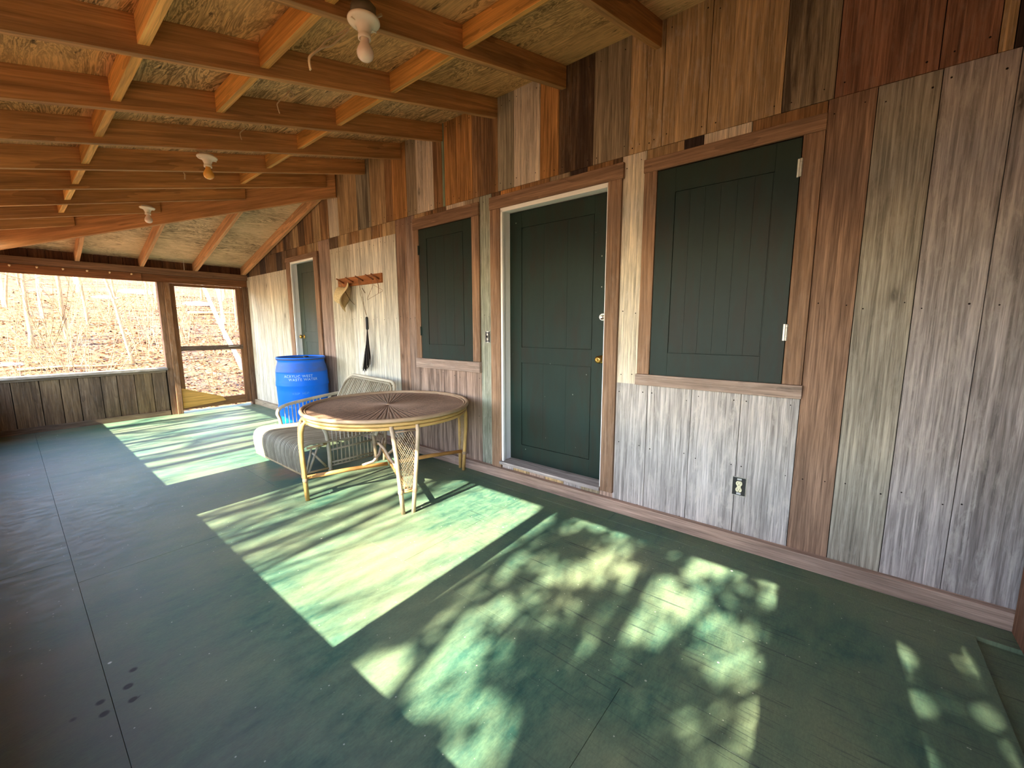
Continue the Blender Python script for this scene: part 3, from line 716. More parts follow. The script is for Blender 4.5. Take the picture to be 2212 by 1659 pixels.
for k in range(90):
    f_ = random.uniform(-1, 1); dd = random.uniform(-.02, .02); ln = .86-.30*0 + random.uniform(0, .05)+ .05*max(0, f_)
    yb_ = 4.355+f_*.062+(.02 if f_ > 0 else 0); zb_ = .865-.03*f_*1.2+random.uniform(-.02, .03)
    ym = 4.315+f_*.022
    p.tube([(wx, 4.305+f_*.008, 1.325), (wx+dd*.4, ym, 1.15), (wx+dd, 4.335+f_*.045, 1.0), (wx+dd, yb_, zb_)], [.002, .0026, .0028, .002], 4, random.choice([lin(34, 30, 30), lin(50, 44, 42), lin(24, 22, 22), lin(92, 82, 74)]))
p.build('strands', M['cloth'], e)
# wire coat hanger
q = MB(); hx = XW-.07
hk = [(hx-.03, 4.17, ZR+.02), (hx-.025, 4.15, ZR+.03), (hx-.02, 4.125, ZR+.01), (hx-.02, 4.13, ZR-.03), (hx-.02, 4.115, 1.815)]
q.tube(hk, .0018, 6, lin(150, 120, 90)); A, B, C_ = V((hx-.02, 4.115, 1.815)), V((hx-.05, 3.90, 1.745)), V((hx+.0, 4.28, 1.66))
q.tube([A, B, B+V((0, 0, -.012)), C_, C_+V((0, .004, .012)), A], .0018, 6, lin(150, 120, 90))
tag(q.build('coat_hanger', M['plain'], origin=A), 'thin wire coat hanger hanging from the right end of the coat rack', 'hanger')
q = MB(); q.tube([(hx-.03, 4.115, ZR+.02), (hx-.01, 4.075, ZR), (hx+.01, 4.06, 1.80), (hx+.015, 4.075, 1.725)], .0035, 6, lin(120, 78, 50))
tag(q.build('leather_strap', M['plain'], origin=(hx, 4.1, ZR)), 'narrow brown strap loop hanging beside the wire hanger', 'strap')
q = MB(); q.tube([(wx-.02, 4.335, 1.79), (wx-.03, 4.265, 1.735)], .004, 6, lin(96, 66, 44))
q.tube([(wx-.012, 4.40, ZR+.018), (wx-.02, 4.335, 1.79)], .0012, 5, lin(96, 66, 44))
tag(q.build('toggle', M['plain'], origin=(wx-.02, 4.33, 1.79)), 'little wooden toggle on a thread above the whisk', 'toggle')

# ================================================================== OUTLET AND SWITCH
def recessed(name, y0, y1, z0, z1, label, cat, duplex):
    yc, zc_ = (y0+y1)/2, (z0+z1)/2
    e = empty(name, (XW-.002, yc, zc_), label, cat)
    b = MB(); b.box(XW-.0035, XW-.002, y0, y1, z0, z1); b.build('box', M['black'], e)
    fz = MB()
    t_ = .0022
    for (a, b2, c, d_) in ((y0, y0+t_, z0, z1), (y1-t_, y1, z0, z1), (y0, y1, z0, z0+t_), (y0, y1, z1-t_, z1)): fz.box(XW-.007, XW-.0035, a, b2, c, d_, (.1,.1,.1))
    fz.build('box_rim', M['hinge'], e)
    for q0, q1 in ((.040, .050), (-.050, -.040)):
        k = MB(); k.box(XW-.008, XW-.0036, yc-.012, yc+.012, zc_+q0, zc_+q1, lin(190,190,185)); k.build('mounting_tab', M['plain'], e)
    if duplex:
        for s in (1, -1):
            c0 = zc_+s*.0195; k = MB()
            pts = []
            for a in range(24):
                t = 2*PI*a/24; pts.append((XW-.0125, yc+.0172*math.cos(t), c0+max(-.0145, min(.0145, .0175*math.sin(t)))))
            k.prism(pts, (.009, 0, 0), (.5,.5,.5)); r = k.build('receptacle', M['ivory'], e)
            k = MB(); k.box(XW-.0129, XW-.0124, yc-.0075, yc-.0055, c0-.001, c0+.008); k.box(XW-.0129, XW-.0124, yc+.0055, yc+.0075, c0-.002, c0+.008); k.disc((XW-.0124, yc, c0-.0085), (-1,0,0), .0027, 10, h=.0005); k.build('slots', M['black'], r)
        k = MB(); k.box(XW-.0110, XW-.0036, yc-.010, yc+.010, zc_-.006, zc_+.006); k.build('bridge', M['ivory'], e)
    else:
        k = MB(); k.box(XW-.010, XW-.0036, yc-.009, yc+.009, zc_-.032, zc_+.032, (.4,.4,.4)); k.build('switch_body', M['hinge'], e)
        k = MB(); k.prism([(XW-.010, yc-.004, zc_-.010), (XW-.010, yc-.004, zc_+.012), (XW-.024, yc-.003, zc_+.014), (XW-.024, yc-.003, zc_+.006)], (0, .008, 0)); k.build('toggle', M['black'], e)
recessed('power_outlet', .392, .468, .326, .442, 'uncovered ivory duplex power outlet in a black box low on the silver boards', 'outlet', True)
recessed('light_switch', 2.457, 2.516, 1.21, 1.312, 'uncovered light switch on the narrow board left of the green door', 'switch', False)

# ================================================================== BLUE DRUM
DC = V((2.365, 5.42, 0)); DH = .985
e = empty('plastic_drum', DC, 'large blue plastic drum standing in front of the faded green door', 'drum')
prof = [(0, .0), (.25, 0), (.272, .012), (.278, .03), (.274, .05), (.281, .10), (.288, .30), (.293, .345), (.300, .352), (.300, .372), (.293, .380), (.295, .395), (.296, .40), (.299, .55),
        (.300, .615), (.3075, .622), (.3085, .642), (.305, .655), (.3065, .668), (.304, .680), (.302, .70), (.300, .78), (.2985, .80), (.301, .803), (.299, .806), (.292, .85), (.276, .90), (.270, .925), (.270, .94), (.283, .946), (.286, .956), (.286, .976), (.281, .983), (.272, .983), (.268, .975), (.268, .962), (.262, .958), (.14, .957), (0, .957)]
p = MB(); p.lathe(prof, DC, n=72, tint=lin(10, 100, 200))
t = NT('blue_plastic'); tc = t.n('ShaderNodeTexCoord').outputs['Object']
z_ = t.sep(tc)[2]
n = t.noise(t.map(tc, (1, 1, 1.6)), 6, 5, .65)
grime = t.math('MULTIPLY', t.ramp(z_, [(.79, 0), (.81, 1), (.90, .8), (.93, .1)]), t.ramp(n, [(.35, .25), (.6, .62)]))
c = t.mix(grime, lin(0, 104, 222), lin(84, 88, 98))
lidf = t.ramp(z_, [(.952, 0), (.953, 1), (.963, 1), (.966, 0)])
c = t.mix(t.math('MULTIPLY', lidf, 1.0), c, lin(58, 62, 72))
scf = t.noise(t.map(tc, (3, 3, 60)), 3, 3, .6)
c = t.mix(t.ramp(scf, [(.70, 0), (.74, .35)]), c, lin(120, 165, 215))
t.fin(c, .5, spec=.3)
body = p.build('body', t.m, e)
for s in (-1, 1):
    p = MB(); p.lathe([(0, .02), (.03, .02), (.034, .016), (.034, 0)], DC+V((s*.12, s*.13, .957)), n=20)
    p.build('bung_cap', M['black'], e)
# stencilled writing bent round the drum
M['stencil'] = paint('faded_white_stencil', lin(150, 185, 225), .6, .35, 60, .0)
M['stencil2'] = paint('very_faded_stencil', lin(70, 140, 220), .6, .35, 60, .0)
def stencil(txt, z, ang0, size, mat, r=.3035, tilt=0):
    cu = bpy.data.curves.new('stencil', 'FONT'); cu.body = txt; cu.size = size; cu.align_x = 'CENTER'; cu.space_character = 1.12; cu.offset = .0006
    to = bpy.data.objects.new('tmp', cu); COL.objects.link(to)
    dg = bpy.context.evaluated_depsgraph_get(); dg.update(); me = bpy.data.meshes.new_from_object(to.evaluated_get(dg)); COL.objects.unlink(to); bpy.data.objects.remove(to)
    import bmesh
    bm = bmesh.new(); bm.from_mesh(me)
    bmesh.ops.subdivide_edges(bm, edges=[ed for ed in bm.edges if ed.calc_length() > .012], cuts=2)
    for v in bm.verts:
        t_ = ang0 + v.co.x/r; zz = z+v.co.y+tilt*v.co.x
        rr = r+.0012
        v.co = V((rr*math.cos(t_), rr*math.sin(t_), zz))
    bm.to_mesh(me); bm.free(); me.materials.clear(); me.materials.append(mat)
    o = bpy.data.objects.new('stencil', me); COL.objects.link(o); o.parent = body
    return o
angc = math.atan2(-5.42, -2.365)
stencil('ACRYLIC WEST', .742, angc-.16, .044, M['stencil'], r=.3025)
stencil('WASTE WATER', .700, angc+.02, .044, M['stencil'], r=.3035)
stencil('KEEP', .53, angc-.28, .036, M['stencil2'], r=.2995)
stencil('HDP', .53, angc+.08, .036, M['stencil2'], r=.2995)

# ================================================================== RATTAN TABLE
TC = V((2.0, 2.99, 0)); TZ = .70; TR = .665
e = empty('rattan_table', TC, 'large round rattan table with a woven sunburst top in front of the settee', 'table')
R1 = lin(190, 150, 88); R2 = lin(160, 130, 102); R3 = lin(190, 156, 104)
p = MB(); NA, NR = 720, 44
base = 0
for j in range(NR+1):
    rr = .012 + (TR-.012)*(j/NR)
    for k in range(NA):
        th_ = 2*PI*k/NA
        nrib = 60 if rr < .33 else 120
        amp = .0035 if rr < .52 else .0022
        hh = amp*abs(math.sin(nrib/2*th_))
        weave = .0003*math.sin(rr*520 + (PI if int(nrib*th_/(2*PI)) % 2 else 0)) if rr > .1 else 0
        bow = -.004*math.sin(rr/TR*PI)
        p.v.append(TC+V((rr*math.cos(th_), rr*math.sin(th_), TZ-.006+hh+weave+bow)))
def tcol(rr, th_):
    return lin(158, 124, 98)
for j in range(NR):
    rr = .012+(TR-.012)*((j+.5)/NR)
    for k in range(NA):
        q_ = (k+1) % NA; idx = [j*NA+k, j*NA+q_, (j+1)*NA+q_, (j+1)*NA+k]
        p.face(idx, tcol(rr, 0), [tuple(p.v[i_]) for i_ in idx], (0, 0, 0), True)
t = NT('woven_top'); tc = t.n('ShaderNodeTexCoord').outputs['Object']; xyz = t.sep(tc)
rad = t.math('SQRT', t.math('ADD', t.math('MULTIPLY', xyz[0], xyz[0]), t.math('MULTIPLY', xyz[1], xyz[1])))
ang = t.math('ARCTAN2', xyz[1], xyz[0])
rib = t.math('ABSOLUTE', t.math('SINE', t.math('MULTIPLY', ang, 30)))
ribf = t.ramp(rib, [(.0, .12), (.25, .3), (.6, 1.1)])
nz = t.noise(t.comb(t.math('MULTIPLY', ang, 60), t.math('MULTIPLY', rad, 130), 0), 1, 3, .7)
c = t.mix(1, lin(150, 120, 98), t.ramp(nz, [(.35, .62), (.65, 1.22)]), 'MULTIPLY')
strong = t.ramp(rad, [(.0, 1), (.40, .95), (.60, .1)])
c = t.mix(strong, c, t.mix(1, c, ribf, 'MULTIPLY'))
nb = t.noise(tc, 3, 4, .6); c = t.mix(1, c, t.ramp(nb, [(.35, .8), (.65, 1.15)]), 'MULTIPLY')
t.bump(t.math('ADD', nz, rib), .4, .003); M['woven'] = t.fin(c, .6, spec=.3)
tops = p.build('tabletop', M['woven'], e)
p = MB(); p.lathe([(0, .010), (.012, .009), (.018, .004), (.018, -.006), (0, -.006)], TC+V((0, 0, TZ-.004)), n=20, tint=R2); p.build('hub', M['rattan'], e)
p = MB(); p.lathe([(.0, .0), (TR, 0), (TR, .004), (0, .004)], TC+V((0, 0, TZ-.017)), n=72, tint=lin(120, 90, 66)); p.build('underlay', M['rattan'], e)
def ring(z, r, rad_, tint, name, n=96, nn=10, jit=0):
    p = MB(); p.tube([TC+V((r*math.cos(2*PI*k/n), r*math.sin(2*PI*k/n), z)) for k in range(n)], rad_, nn, tint, closed=True)
    return p.build(name, M['rattan'], e)
ring(TZ-.002, TR+.004, .0155, lin(166, 136, 106), 'rim')
ring(TZ-.004, TR-.022, .006, R2, 'inner_rim')
ring(TZ-.034, TR-.012, .013, R1, 'apron_ring'); ring(TZ-.062, TR-.016, .013, R1, 'apron_ring')
def nails_(p):
    pass
for li, (fx, fy) in enumerate(((-.63, .23), (-.285, -.622), (.63, -.23), (.29, .62))):
    rd = V((fx, fy, 0)).normalized(); tg = V((-rd.y, rd.x, 0)); 
    leg = MB(); poles = []
    for s in (-1, 1):
        P = []
        for zz, rr, tt in ((TZ-.035, .600, .090), (TZ-.050, .640, .091), (TZ-.085, .668, .090), (TZ-.14, .680, .085), (.45, .685, .073), (.30, .680, .061), (.17, .675, .050), (.0, .668, .037)):
            P.append(TC + rd*rr + tg*(s*tt) + V((0, 0, zz)))
        poles.append(P)
    for s, P in zip((-1, 1), poles):
        l_ = MB(); l_.tube(P, [.0145, .015, .0155, .0155, .016, .016, .0165, .0155], 12, R1 if li in (0, 2) else lin(178, 152, 122)); l_.build('leg', M['rattan'], e)
    # tapering lattice panel between the two poles
    w_ = MB()
    def at(z, s):
        P = poles[0 if s < 0 else 1]
        for a, b in zip(P, P[1:]):
            if b.z <= z <= a.z: return a.lerp(b, (a.z-z)/(a.z-b.z)) - tg*(s*.016)
        return P[3]
    zt, zb_ = TZ-.085, .185
    for dirn in (1, -1):
        k = -3.0
        while k < 8.0:
            pts = []
            for q_ in range(13):
                u = q_/12.0
                z = zt - (k*.0625) + dirn*0 - u*.16*1.6
                if zb_ <= z <= zt:
                    a, b = at(z, -1), at(z, 1); pts.append(a.lerp(b, u if dirn > 0 else 1-u) + rd*(.003*dirn))
            if len(pts) > 1: w_.tube(pts, .0021, 5, lin(186, 158, 124))
            k += .46 if dirn > 0 else 1.3
    for z in (zt, zb_+.0): w_.tube([at(z, -1), at(z, 1)], .006, 6, R2)
    w_.build('woven_panel', M['rattan'], e)
    bnd = MB(); z = .172
    a, b = poles[0][6], poles[1][6]
    for P in poles: bnd.lathe([(.0185, -.014), (.0205, -.007), (.0205, .007), (.0185, .014)], V((P[6].x, P[6].y, z)), n=12, tint=R2)
    bnd.tube([a, b], .009, 8, R1)
    bnd.build('binding', M['rattan'], e)
    s_ = MB(); st_ = TC+rd*.672+V((0, 0, .175)); s_.tube([st_, TC+rd*.35+V((0, 0, .182)), TC+rd*.03+V((0, 0, .178))], [.016, .018, .017], 10, lin(192, 138, 76)); s_.build('stretcher', M['rattan'], e)
    br = MB(); n3 = rd.cross(V((0,0,1)))
    br.tube([TC+rd*.24+V((0, 0, .20)), TC+rd*.15+V((0, 0, .215)), TC+rd*.09+n3*.03+V((0, 0, .26)), TC+rd*.06+n3*.06+V((0,0,.33)), TC+rd*.03+n3*.10+V((0,0,.38))], .012, 8, lin(180, 150, 120)); br.build('brace', M['rattan'], e)

# ================================================================== RATTAN SETTEE
SB = V((2.0, 4.16, 0))
e = empty('rattan_settee', SB, 'low pale rattan settee with slatted seat and back behind the round table', 'settee')
C1 = lin(184, 170, 144); C2 = lin(160, 146, 122); C3 = lin(196, 166, 120)
Y0, Y1 = 3.675, 4.72; zs = .305
def curve(P, n=6):
    P = [V(p) for p in P]; o_ = []
    for i in range(len(P)-1):
        a = P[max(i-1, 0)]; b = P[i]; c = P[i+1]; d_ = P[min(i+2, len(P)-1)]
        for k in range(n):
            t = k/n; o_.append(.5*((2*b)+(c-a)*t+(2*a-5*b+4*c-d_)*t*t+(3*b-a-3*c+d_)*t**3))
    return o_+[P[-1]]
seat = MB(); ns = 36
for k in range(ns+1):
    y = Y0-.02 + (Y1-Y0+.02)*k/ns
    seat.tube(curve([(2.24, y, zs-.015), (1.95, y, zs-.018), (1.70, y, zs), (1.60, y, zs+.002), (1.548, y, zs-.02), (1.525, y, zs-.07), (1.525, y, .16), (1.54, y, .05)], 4), .0078, 6, random.choice([C1, C2, lin(172, 158, 132)]), flat=1.0)
for x, z in ((1.72, zs-.022), (1.98, zs-.038), (2.22, zs-.032), (1.545, .24), (1.54, .15)):
    seat.tube([(x+.008, Y0-.02, z), (x+.008, Y1, z)], .011, 8, C2)
seat.build('seat', M['rattan'], e)
p = MB(); p.tube([(1.545, Y0-.03, .045), (1.545, Y1+.01, .045)], .014, 8, C3); p.build('front_rail', M['rattan'], e)
for y, s in ((Y0+.02, -1), (Y1-.02, 1)):
    yo_ = y+s*.012
    pst = MB(); pst.tube(curve([(1.80, yo_, 0.0), (1.80, yo_, .20), (1.785, yo_, .36), (1.765, yo_, .43), (1.80, yo_, .485), (1.90, yo_, .515), (2.12, yo_, .54), (2.35, yo_, .56), (2.50, yo_-s*.01, .572)], 5), .018, 12, C1); pst.build('armrest', M['rattan'], e)
    lg = MB(); lg.tube([(1.80, yo_, .0), (1.802, yo_, .03)], .020, 12, C2); lg.build('foot', M['rattan'], e)
    lg = MB(); lg.tube([(2.27, yo_, 0), (2.262, yo_, .30), (2.30, yo_, .42), (2.36, yo_, .55)], .016, 10, C1); lg.build('leg', M['rattan'], e)
    sp = MB()
    sp.tube([(1.80, yo_, .085), (2.27, yo_, .075)], .010, 8, C2); sp.tube([(1.79, yo_, .205), (2.265, yo_, .21)], .010, 8, C2)
    sp.tube([(1.80, yo_, .055), (2.27, yo_, .045)], .008, 8, C2)
    for k in range(11):
        x = 1.84+k*.04
        zt = .497+.06*min(1, max(0, (x-1.84)/.4))
        sp.tube([(x, yo_, .055), (x, yo_, zt)], .008, 6, random.choice([C1, C2]), flat=.6)
    sp.build('side_panel', M['rattan'], e)
    cb = MB(); cb.tube([(1.58, yo_, .05), (1.64, yo_, .27)], .009, 8, C1); cb.tube([(1.60, yo_, .045), (1.70, yo_, .27)], .011, 8, C1); cb.tube([(1.76, yo_, .06), (1.645, yo_, .22)], .011, 8, C1); cb.tube([(1.60, yo_, .27), (1.79, yo_, .275)], .012, 8, C3); cb.tube([(1.55, yo_, .045), (1.80, yo_, .035)], .010, 8, C3)
    cb.build('cross_brace', M['rattan'], e)
# leaning back: rounded frame filled with upright slats
bk0 = V((2.22, 0, .28)); bkd = V((.30, 0, .52)).normalized(); BH = .60
def bp(y, u): return V((bk0.x+bkd.x*u, y, bk0.z+bkd.z*u))
ya, yb2 = Y0-.11, Y1-.17
fr = MB(); out_ = []
R_ = .13
pth = [(ya, .0), (ya, BH-R_-.02)] + [(ya+R_-R_*math.cos(a), BH-.02-R_+R_*math.sin(a)) for a in [PI/2*k/6 for k in range(1, 7)]] + [(yb2-R_+R_*math.sin(a), BH-R_+R_*math.cos(a)) for a in [PI/2*k/6 for k in range(0, 7)]] + [(yb2, .0)]
fr.tube([bp(y, u) for y, u in pth], .017, 10, lin(196, 182, 156)); fr.tube([bp(y, u)+V((-.02, 0, 0)) for y, u in [( (ya+yb2)/2+(y-(ya+yb2)/2)*.965, u*.965) for y, u in pth]], .010, 8, C2)
fr.tube([bp(ya, .0), bp(yb2, .0)], .014, 8, C2); fr.build('back_frame', M['rattan'], e)
sl_ = MB()
def topu(y):
    if y < ya+R_: return BH-.02-R_+math.sqrt(max(0, R_**2-(ya+R_-y)**2))
    if y > yb2-R_: return BH-R_+math.sqrt(max(0, R_**2-(y-yb2+R_)**2))
    return BH-.01
for k in range(28):
    y = ya+.035+(yb2-ya-.07)*k/27
    sl_.tube([bp(y, .0)+V((-.006, 0, 0)), bp(y, .30)+V((-.012, 0, 0)), bp(y, topu(y)-.008)+V((-.006, 0, 0))], .0095, 6, random.choice([lin(166, 150, 122), lin(150, 134, 108), lin(178, 164, 138)]), flat=.6)
for u in (.32, .10): sl_.tube([bp(ya, u), bp(yb2, u)], .010, 8, C2)
sl_.build('backrest', M['rattan'], e)

# ================================================================== OUTSIDE: ground, trees, brush
def gz(x, y):
    d = max(0, y-10.5); s_ = max(0, -x-14)
    return -.58 + .235*d + .04*s_ + .18*mnoise.noise(V((x*.18, y*.18, 3)))*min(1, max(0, (y-8.6))*.4) + (.10*mnoise.noise(V((x*.7, y*.7, 9))) if y > 9 else 0)
def ground_mat():
    t = NT('leaf_litter_ground'); tc = t.n('ShaderNodeTexCoord').outputs['Object']
    n1 = t.noise(t.map(tc, (9, 9, 9)), 1, 8, .75); n2 = t.noise(t.map(tc, (.9, .5, .9)), 1, 5, .65)
    c = t.mix(t.ramp(n1, [(.40, 0), (.60, 1)]), lin(66, 44, 32), lin(156, 112, 76))
    c = t.mix(t.ramp(n2, [(.5, 0), (.62, .75)]), c, lin(96, 76, 66))
    c = t.mix(t.ramp(t.noise(t.map(tc, (2.5, 2.5, 2.5)), 1, 6, .7), [(.62, 0), (.68, .8)]), c, lin(176, 150, 122))
    t.bump(n1, .6, .05); return t.fin(c, .95, spec=.1)
M['ground'] = ground_mat()
g = MB()
xs = [-40, -25, -16, -10, -6, -4] + [-3+.6*i for i in range(60)] + [36, 45, 60]; ysx = [-12, -4, 2, 6] + [8.3+.5*i for i in range(70)] + [46, 52, 60, 70]
for y in ysx:
    for x in xs: g.v.append(V((x, y, gz(x, y))))
nx = len(xs)
for j in range(len(ysx)-1):
    for i in range(nx-1):
        idx = [j*nx+i, j*nx+i+1, (j+1)*nx+i+1, (j+1)*nx+i]; g.face(idx, (.5,.4,.3), [tuple(g.v[k]) for k in idx], (0,0,0), True)
o = g.build('ground', M['ground']); o['kind'] = 'structure'; o['label'] = 'leaf covered hillside outside the porch'

random.seed(77)
lf = MB()
for k in range(15000):
    y = 9+ (random.random()**1.3)*16; x = random.uniform(-.06*y-.6, .36*y+.6); z = gz(x, y)+.01
    s_ = random.uniform(.022, .05); a = random.uniform(0, 2*PI); ti = random.uniform(-.6, .6)
    u = V((math.cos(a), math.sin(a), math.sin(ti)*.7))*s_; v2 = V((-math.sin(a), math.cos(a), math.sin(ti*1.7)*.7))*s_*.7
    b = len(lf.v); p = V((x, y, z+s_*.5)); lf.v += [p-u, p-v2, p+u, p+v2]
    lf.face([b, b+1, b+2, b+3], random.choice([lin(158,112,72), lin(126,82,50), lin(56,38,28), lin(180,138,98), lin(96,62,42), lin(40,28,22)]), [tuple(lf.v[b+i]) for i in range(4)], (0,0,0))  # darkest tints paint in the shadows among the leaves
tag(lf.build('leaf_litter', M['plain']), 'fallen brown leaves scattered over the slope outside', 'leaves', kind='stuff')

def grow(m_, p, d, L, r, depth, tint, wob=.18, spread=.6, nch=3, seg=5, sides=5, upb=.15, flat=None):
    pts = [V(p)]; d = V(d).normalized(); rs = [r]
    for i in range(seg):
        d = (d + V((random.uniform(-1,1), random.uniform(-1,1), random.uniform(-.5,.9)*1))*wob*.5 + V((0,0,upb*.2))).normalized()
        pts.append(pts[-1]+d*L/seg); rs.append(r*(1-.62*(i+1)/seg))
    m_.tube(pts, rs, sides if depth > 1 else 4, tint, cap=False)
    if depth <= 0: return pts
    for k in range(nch):
        i = random.randint(max(1, seg//3), seg); q = pts[i]
        dd = (d + V((random.uniform(-1,1), random.uniform(-1,1), random.uniform(-.2,.8)))*spread).normalized()
        grow(m_, q, dd, L*random.uniform(.4, .7), rs[i]*.6, depth-1, tint, wob*1.2, spread, nch, max(3, seg-1), sides, upb)
    return pts
PALEB = lin(148, 122, 90); WHB = lin(192, 178, 156); GRB = lin(98, 76, 56)
def ground_at(px, Y):
    q = bpx(px, 700, Y); return V((q.x, Y, gz(q.x, Y)))
# the two leaning pale trunks
def trunk(pxb, pxt, pyt, Y, r, tint, label, kids=5):
    m_ = MB(); b = ground_at(pxb, Y)-V((0,0,.1)); t_ = bpx(pxt, pyt, Y+.6); d = (t_-b); t2 = b+d*2.0
    pts = [b.lerp(t2, k/8)+V((random.uniform(-1,1), random.uniform(-1,1), 0))*.03 for k in range(9)]
    m_.tube(pts, [r*1.5]+[r*(1-.06*k) for k in range(1, 9)], 10, tint)
    for k in range(kids):
        q = b.lerp(t2, random.uniform(.25, .9)); grow(m_, q, V((random.uniform(-1,1), random.uniform(-.4,.4), random.uniform(.1,1))), random.uniform(.7, 1.6), r*.25, 1, tint, nch=4)
    tag(m_.build('leaning_tree', M['bark'], origin=b), label, 'tree')
trunk(518, 440, 622, 13.2, .060, WHB, 'pale leaning tree trunk seen through the screen door opening')
trunk(277, 228, 605, 14.5, .038, PALEB, 'thin leaning trunk right of the brush in the wide screen opening')
trunk(62, 50, 600, 16.5, .05, PALEB, 'pale trunk at the left of the wide screen opening')
# multi-stemmed shrubs
def shrub(px, Y, n, H, label, tint=PALEB, r=.010, sp=.55):
    m_ = MB(); b = ground_at(px, Y)
    for k in range(n):
        a = 2*PI*k/n+random.uniform(-.4, .4); tl = random.uniform(.1, sp)
        grow(m_, b+V((math.cos(a)*.12, math.sin(a)*.12, -.05)), V((math.cos(a)*tl, math.sin(a)*tl, 1)), H*random.uniform(.6, 1.1), r*random.uniform(.7, 1.2), 2, tint, .22, .55, 3, 6, 5)
    tag(m_.build('shrub', M['bark'], origin=b), label, 'shrub', 'bare shrubs on the slope')
shrub(165, 12.2, 13, 1.9, 'large many-stemmed bare shrub in the middle of the wide screen opening', sp=.8)
shrub(300, 15.5, 9, 2.0, 'upright bare shrub right of the thin leaning trunk', sp=.45)
shrub(95, 17, 8, 2.2, 'bare shrub far left of the largest shrub', GRB)
shrub(45, 12.6, 6, 1.4, 'low bare shrub at the left edge of the wide opening', PALEB)
shrub(400, 17, 9, 2.6, 'bare brush left of the pale trunk in the screen door opening')
shrub(490, 17.5, 9, 2.8, 'bare brush right of the pale trunk in the screen door opening')
shrub(455, 12.0, 4, .8, 'small twigs low in the screen door opening', GRB)
shrub(230, 20, 8, 3.0, 'distant bare shrub above the largest shrub', PALEB)
shrub(330, 22, 8, 3.0, 'distant bare shrub beside the post', PALEB)
for k in range(12):
    px = [20, 70, 125, 200, 250, 320, 340, 390, 420, 470, 505, 150][k]
    shrub(px, random.uniform(12.5, 19), 6, random.uniform(1.2, 2.4), 'thin bare brush on the sunlit slope', random.choice([PALEB, lin(168, 146, 112), GRB]), .008, .7)
# thin saplings farther up the hill
protos = []
for k in range(4):
    m_ = MB(); grow(m_, (0, 0, -.2), (random.uniform(-.12,.12), 0, 1), 7, .05, 3, PALEB if k % 2 else lin(206, 180, 144), .12, .5, 4, 8, 6, .3)
    protos.append(m_)
for k in range(46):
    Y = random.uniform(17, 37); x = random.uniform(-.05*Y-.6, .37*Y+.5); z = gz(x, Y)
    if k < 4:
        o = protos[k].build('bare_sapling', M['bark'], origin=(0, 0, 0)); pm = o if k == 0 else pm
        protos[k] = o
    else:
        o = protos[k % 4].copy(); COL.objects.link(o)
    o.location = (x, Y, z); o.rotation_euler = (random.uniform(-.08,.08), random.uniform(-.12,.12), random.uniform(0, 6.28)); s_ = random.uniform(.7, 1.3); o.scale = (s_, s_, s_)
    tag(o, 'thin bare sapling standing farther up the sunlit slope', 'tree', 'bare saplings up the slope')
# fallen logs and pale boulders
for (px, Y, L, r, ang_, lab) in ((60, 13.5, 2.4, .03, .25, 'thin fallen log lying left of the largest shrub'), (260, 12.5, 1.8, .02, .5, 'fallen branch lying right of the largest shrub'), (410, 21, 3.2, .07, .1, 'pale fallen log across the slope behind the screen door'), (20, 14.5, 2.0, .035, -.1, 'fallen log at the left edge of the wide opening')):
    b = ground_at(px, Y); d = V((math.cos(ang_), math.sin(ang_)*.8, .0))
    e_ = b+d*L; e_.z = gz(e_.x, e_.y); m_ = MB(); b.z += r; e_.z += r
    m_.tube([b, b.lerp(e_, .33)+V((0,.05,.02)), b.lerp(e_, .66), e_], [r, r*.95, r*.85, r*.6], 8, PALEB)
    grow(m_, b.lerp(e_, .5), V((.3, .2, 1)), .5, r*.35, 1, PALEB)
    tag(m_.build('fallen_log', M['bark'], origin=b), lab, 'log')
for k, (px, Y, s_, lab) in enumerate(((235, 24, .3, 'pale boulder above the thin leaning trunk'), (300, 25, .45, 'wide pale boulder beside the post far up the slope'), (430, 23, .4, 'pale boulder behind the trunk in the screen door opening'), (325, 13.2, .2, 'small pale rock low at the right of the wide opening'), (8, 15, .16, 'pale rock at the far left of the wide opening'))):
    b = ground_at(px, Y); m_ = MB(); n = 14
    rings = []
    for i in range(9):
        ph = PI*i/8
        rings.append([b+V((math.cos(a)*math.sin(ph)*s_*1.3, math.sin(a)*math.sin(ph)*s_*.8, math.cos(ph)*s_*.35))*(1+.22*mnoise.noise(V((math.cos(a)*2+k*5, math.sin(a)*2, ph*2)))) if False else b+V((math.cos(a)*math.sin(ph)*s_*1.3, math.sin(a)*math.sin(ph)*s_*.8, math.cos(ph)*s_*.35))*(1+.3*mnoise.noise(V((math.cos(a)*2+k*5, math.sin(a)*2, ph*2)))) for a in [2*PI*q_/n for q_ in range(n)]])
    loft(rings, lin(226, 214, 208), m_)
    tag(m_.build('boulder', M['bark'], origin=b), lab, 'rock')

# trees on the sunny side (left of the frame); they throw the dappled shade on the floor
random.seed(5)
def sunpt(x, y, t): return V((x-t, y-.045*t, .72*t))
def sidetree(name, base, H, r, lean, label, kids, seed, depth=2):
    random.seed(seed); m_ = MB(); b = V((base[0], base[1], gz(*base)-.1)); d = V((lean[0], lean[1], 1)).normalized()
    pts = [b+d*(H*k/10)+V((0, random.uniform(-1,1), 0))*.05 for k in range(11)]
    r *= 1.25; m_.tube(pts, [r*(1-.05*k) for k in range(11)], 10, GRB)
    for k in range(kids):
        f_ = random.uniform(.35, 1.0); q = b+d*(H*f_)
        a = random.uniform(0, 2*PI); grow(m_, q, V((math.cos(a), math.sin(a)*.6, random.uniform(.5, 1.6))), random.uniform(1.0, 2.4), r*.36, depth, GRB, .25, .6, 4, 6, 4)
    o = m_.build('bare_tree', M['bark'], origin=b); tag(o, label, 'tree', 'bare trees on the sunny side'); return o
